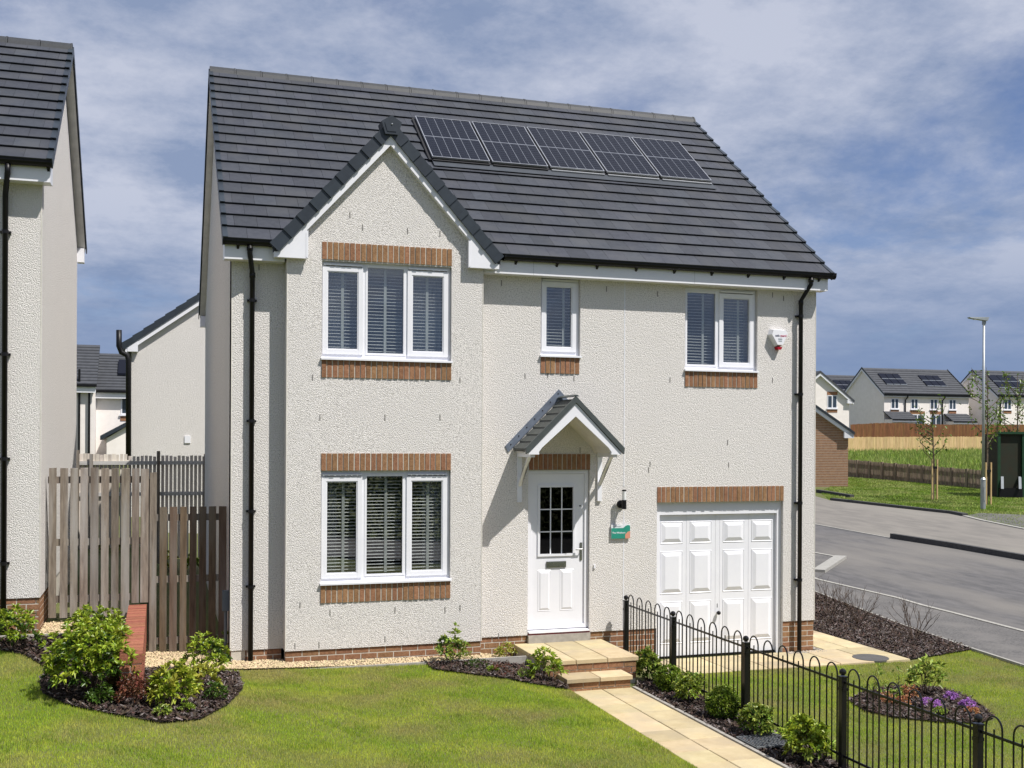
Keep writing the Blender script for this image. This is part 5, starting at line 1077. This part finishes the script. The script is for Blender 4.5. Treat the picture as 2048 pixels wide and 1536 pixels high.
# ================================================================== SAPLINGS
def sapling(u, v, hpx, crown, label, nleaf, seed, stakes=True):
    rs = random.Random(seed); x, y = gp(u, v); z = float(H(x, y)); s = zcx(x, y)/F_PX; hh = hpx*s; t = thing('sapling', label, 'tree', (x, y, z), 0, 'young trees on the far verge'); m_ = MB(); pts = []
    top = Vector((x+rs.uniform(-.15, .15), y, z+hh)); m_.tube([(x, y, z), (x+.03, y, z+hh*.4), top], [.05, .04, .012], 6, False)
    for k in range(crown):
        f = .42+.5*k/crown; p = Vector((x, y, z)).lerp(top, f); a = rs.uniform(0, 6.28); d = Vector((math.cos(a), math.sin(a)*.8, rs.uniform(.45, 1.0))).normalized(); L_ = hh*.30*(1.15-f*.5); e = p+d*L_*.6; e2 = e+Vector((d.x*.3, d.y*.3, 1)).normalized()*L_*.5; m_.tube([p, e, e2], [.02, .014, .006], 5, False)
        for j in range(nleaf):
            g_ = rs.random(); q = (p.lerp(e, g_) if rs.random() < .45 else e.lerp(e2, g_))+Vector((rs.gauss(0, .09), rs.gauss(0, .09), rs.gauss(0, .09))); pts.append(q[:])
    m_.build('trunk', BARK, t)
    P_ = np.array(pts); D = rng.normal(0, 1, P_.shape); V, Fc = leaves(P_, D, rng.uniform(.10, .2, len(P_)), rng.uniform(.035, .06, len(P_))); link('crown', npmesh('crown', V, Fc, LF_TREE), t)
    if stakes:
        for dx in (-.13, .13): MB().tube([(x+dx, y-.1, z-.1), (x+dx, y-.1, z+1.75)], .04, 6).build('stake', TIMBERY, t)
        MB().box(x-.15, x+.15, y-.13, y-.07, z+1.35, z+1.45).build('tie', BLACK, t)
sapling(1866, 1000, 190, 13, 'young staked tree with sparse leaves, left of the street lamp', 13, 3)
sapling(1973, 1010, 262, 15, 'young tree standing just behind the street lamp', 19, 5)
sapling(2034, 985, 235, 15, 'young tree at the right edge above the green cabin', 20, 9, False)
# ================================================================== GREEN CABIN
cx_, cy_ = gp(1998, 996); cz_ = float(H(cx_, cy_)); zcab = zcx(cx_, cy_); kc = zcab/F_PX
gc = thing('green_cabin', 'dark green open fronted cabin at the right edge of the far verge', 'cabin', (cx_, cy_, cz_), -TH, local=True)
wc, hc = 3.2, (996-868)*kc
MB().box(0, wc, 1.4, 1.5, 0, hc).box(0, .08, .05, 1.4, 0, hc).box(wc-.08, wc, .05, 1.4, 0, hc).box(0, wc, .05, 1.5, hc-.05, hc).box(0, wc, .05, 1.4, -.2, .05).build('shell', DARKIN, gc)
MB().box(-.05, .06, 0, .1, 0, hc+.03).box(1.02, 1.14, 0, .1, 0, hc+.03).box(wc-.06, wc+.05, 0, .1, 0, hc+.03).box(-.08, wc+.08, -.04, .12, hc, hc+.10).build('frame', GREENP, gc)
MB().box(.06, 1.02, .10, .14, .05, hc-.04).box(1.14, wc-.06, .10, .14, .05, hc-.04).build('front_panel', M('cabin_panel', (.014, .022, .012), (.022, .018, .008), scale=1.5, rough=.7), gc)
for x in (.0, .78): MB().hexa([(x-.02, -.25, .42), (x+.10, -.25, .42), (x+.12, -.2, .42), (x+.0, -.2, .42), (x+.10, .04, .95), (x+.22, .04, .95), (x+.24, .08, .95), (x+.12, .08, .95)]).build('leaning_board', M('pale_board', (.16, .19, .22), rough=.5), gc)
MB().box(-.02, 1.0, -.1, .05, 0, .45).build('skirt', BLACK, gc)

# ================================================================== BEHIND, BETWEEN THE TWO HOUSES
rf = thing('slatted_fence', 'grey slatted fence across the garden between the houses', 'fence', (-.3, 10.4, .6))
RFY = 10.4
def rfx(u, v): return aty(u, v, RFY)
n = 31
for i in range(n):
    u0 = 158+(413-158)*i/n; x0, zt_ = rfx(u0, 912 if u0 > 255 else 908); x1, _ = rfx(u0+(6.1 if u0 > 232 else 7.6), 918)
    MB().box(x0, x1, RFY, RFY+.02, .5, zt_+random.uniform(-.015, .015)).build('slat', M('pale_timber', (.66, .60, .53), (.52, .46, .40), scale=5, stretch=(6, 6, .6), rough=.85, rnd=.2), rf)
for v in (926, 989): xa, zz = rfx(156, v); xb, _ = rfx(414, v); MB().box(xa, xb, RFY-.05, RFY-.004, zz-.04, zz+.04).build('rail', M('grey_timber', (.52, .51, .50), (.42, .41, .40), scale=5, stretch=(.6, 6, 6), rough=.85), rf)
for u0, v0 in ((156, 900), (317, 902), (411, 908), (183, 908)): xa, zz = rfx(u0-3.5, v0); xb, _ = rfx(u0+3.5, v0); MB().box(xa, xb, RFY-.11, RFY-.055, .4, zz).build('post', TIMBER, rf)
for (u, v, wp, hp, mt, lb) in ((205, 1068, 22, 26, LF_YEL, 'small yellow shrub behind the fence by the neighbour wall'), (247, 1068, 26, 30, LF_YEL, 'yellow shrub seen behind the middle of the timber fence'), (340, 1066, 24, 40, LF_YEL, 'yellow shrub seen above the lower boards of the timber fence'), (385, 1066, 26, 36, LF_BOX, 'green shrub behind the lower boards near the large house')):
    xx, yy_ = aty(u, v, 9.7)[0], 9.7; shrub(u, v, wp, hp, .07, .02, mt, lb, nros=30, base=(xx, yy_))
# rear house gable
RHY = 17.0
rh = thing('rear_house', 'white gable end of the house behind, with a black soil pipe', 'house', (3., RHY, .6))
xl, ze = aty(263, 703, RHY); xe_, zev = aty(243, 690, RHY); xr_, zr_ = aty(400, 588, RHY); slp = (zr_-zev)/(xr_-xe_); xap = xl+4.3
def zL(x): return zev+slp*(x-xe_)
MB().prism([(xl, .2), (2*xap-xl, .2), (2*xap-xl, zL(xl)-.12), (xap, zL(xap)-.12), (xl, zL(xl)-.12)], RHY, RHY+8).build('wall', WALL, rh)
for k in range(16):
    da, db = (xap-xe_)*k/16, (xap-xe_)*(k+1)/16
    MB().prism([(xe_+da, zev+slp*da-.17), (xe_+db, zev+slp*db-.17), (xe_+db, zev+slp*db+.02), (xe_+da, zev+slp*da+.05)], RHY-.16, RHY+.1).build('verge_cap', CAP, rh)
MB().prism([(xe_+.10, zL(xe_+.10)-.31), (xap, zL(xap)-.31), (xap, zL(xap)-.165), (xe_+.10, zL(xe_+.10)-.165)], RHY-.13, RHY-.002).build('barge_board', UPVC, rh)
bx_, bz_ = aty(276, 704, RHY); MB().prism([(xe_+.16, bz_), (bx_, bz_), (bx_, zL(bx_)-.2), (xe_+.16, zL(xe_+.16)-.2)], RHY-.14, RHY-.003).build('soffit_box', UPVC, rh)
for s_ in (0, 1):
    X0_, X1_ = (xe_, xap) if s_ == 0 else (xap, 2*xap-xe_); Z0_, Z1_ = (zev, zev+slp*(xap-xe_)); Z0_, Z1_ = (Z0_, Z1_) if s_ == 0 else (Z1_, Z0_)
    MB().prism([(X0_, Z0_-.10), (X1_, Z1_-.10), (X1_, Z1_), (X0_, Z0_)], RHY-.1, RHY+8.2).build('roof', TILEFAR, rh)
a = [aty(*q, RHY-.2) for q in ((238, 660), (238, 692), (243, 705), (254, 710), (257, 720), (257, 920))]
MB().tube([(q[0], RHY-.2, q[1]) for q in a], .075, 10).build('soil_pipe', BLACK, rh, True)
q = aty(375, 879, RHY); MB().box(q[0]-.08, q[0]+.08, RHY-.03, RHY, q[1]-.1, q[1]+.1).build('vent_cover', UPVC, rh)
# two further houses
FHY = 46.
def fx_(u, v): return aty(u, v, FHY)
for (ul, ur, vr, ve, lab, extra) in ((120, 194, 680, 768, 'far house with the taller roof next to the neighbour wall', 0), (186, 275, 697, 779, 'far house with a skylight panel on its roof, between the neighbour and the white gable', 1)):
    x0, zr2 = fx_(ul, vr); x1, _ = fx_(ur, vr); _, ze2 = fx_(ul, ve); yo = .9*extra
    dpt = (zr2-ze2)/.75
    th_ = thing('far_house', lab, 'house', ((x0+x1)/2, FHY, .9), 0, 'houses seen between the two fronts')
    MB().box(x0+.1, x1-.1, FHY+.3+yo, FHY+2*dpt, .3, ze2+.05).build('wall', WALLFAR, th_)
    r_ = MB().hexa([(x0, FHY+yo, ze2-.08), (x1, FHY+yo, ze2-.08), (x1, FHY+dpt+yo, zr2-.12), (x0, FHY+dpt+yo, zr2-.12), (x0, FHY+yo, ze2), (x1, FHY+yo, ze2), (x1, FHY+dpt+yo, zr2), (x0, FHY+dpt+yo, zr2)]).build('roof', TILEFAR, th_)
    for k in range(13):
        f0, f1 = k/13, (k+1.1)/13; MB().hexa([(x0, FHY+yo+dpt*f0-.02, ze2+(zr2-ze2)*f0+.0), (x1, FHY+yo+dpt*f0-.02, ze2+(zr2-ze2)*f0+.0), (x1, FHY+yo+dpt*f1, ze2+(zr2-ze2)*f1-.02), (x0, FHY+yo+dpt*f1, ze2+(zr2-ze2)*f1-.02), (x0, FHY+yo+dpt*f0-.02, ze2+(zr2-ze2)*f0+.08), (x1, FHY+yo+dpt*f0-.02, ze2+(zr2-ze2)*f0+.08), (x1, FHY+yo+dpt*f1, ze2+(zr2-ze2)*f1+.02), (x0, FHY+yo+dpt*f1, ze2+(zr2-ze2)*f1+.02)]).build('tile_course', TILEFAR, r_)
    MB().box(x0, x1, FHY+yo-.12, FHY+yo, ze2-.12, ze2+.02).build('gutter', BLACK, th_); MB().box(x0+.05, x1-.05, FHY+yo+.0, FHY+yo+.06, ze2-.42, ze2-.12).build('fascia', UPVC, th_)
    if extra:
        wx0, wz0 = fx_(240, 828); wx1, wz1 = fx_(262, 793); fwin(th_, wx0, wz0, wx1-wx0, wz1-wz0, FHY+.3+yo, False)
        s0, z0_ = fx_(233, 748); s1, z1_ = fx_(258, 718); MB().hexa([(s0, FHY+yo+dpt*.36, z0_+.05), (s1, FHY+yo+dpt*.36, z0_+.05), (s1, FHY+yo+dpt*.74, z1_+.05), (s0, FHY+yo+dpt*.74, z1_+.05), (s0, FHY+yo+dpt*.36, z0_+.16), (s1, FHY+yo+dpt*.36, z0_+.16), (s1, FHY+yo+dpt*.74, z1_+.16), (s0, FHY+yo+dpt*.74, z1_+.16)]).build('roof_panel', SOLARC, th_)
        l0, lz0 = fx_(205, 880); l1, lz1 = fx_(262, 850); MB().prism([(l0, lz0), (l1, lz1), (l1, lz1+.22), (l0, lz0+.22)], FHY-2.4, FHY+1.2).build('lean_to_roof', CAP, th_); MB().prism([(l0+.3, .2), (l1, .2), (l1, lz1), (l0+.3, lz0+.1)], FHY-2.2, FHY+1.1).build('lean_to_wall', WALLFAR, th_)
    else:
        for u in (158, 178): xx, _ = fx_(u, 800); MB().tube([(xx, FHY+.15, ze2+(.8 if u == 158 else -.1)), (xx, FHY+.15, .5)], .06, 6).build('downpipe', BLACK, th_)

# ================================================================== BEHIND THE VIEWER (mirrored in the windows)
struct(drape('estate_road', [(-60, -13.5), (60, -13.5), (60, -20), (-60, -20)], ASPH, .03, 4))
nH = 60000; hx = rng.uniform(-22, 30, nH); hy = -21.2+rng.normal(0, .25, nH); hzz = -.1+rng.uniform(0, 1, nH)*(3.3+.15*np.sin(hx*.7)+.12*np.sin(hx*2.3)); P_ = np.stack([hx, hy, hzz], 1)
V, Fc = leaves(P_, rng.normal(0, 1, P_.shape), rng.uniform(.10, .2, nH), rng.uniform(.04, .07, nH))
tag(stuff(link('hedge', npmesh('hedge', V, Fc, LF_DARK))), 'dark hedge across the road, mirrored in the lower windows', 'hedge')
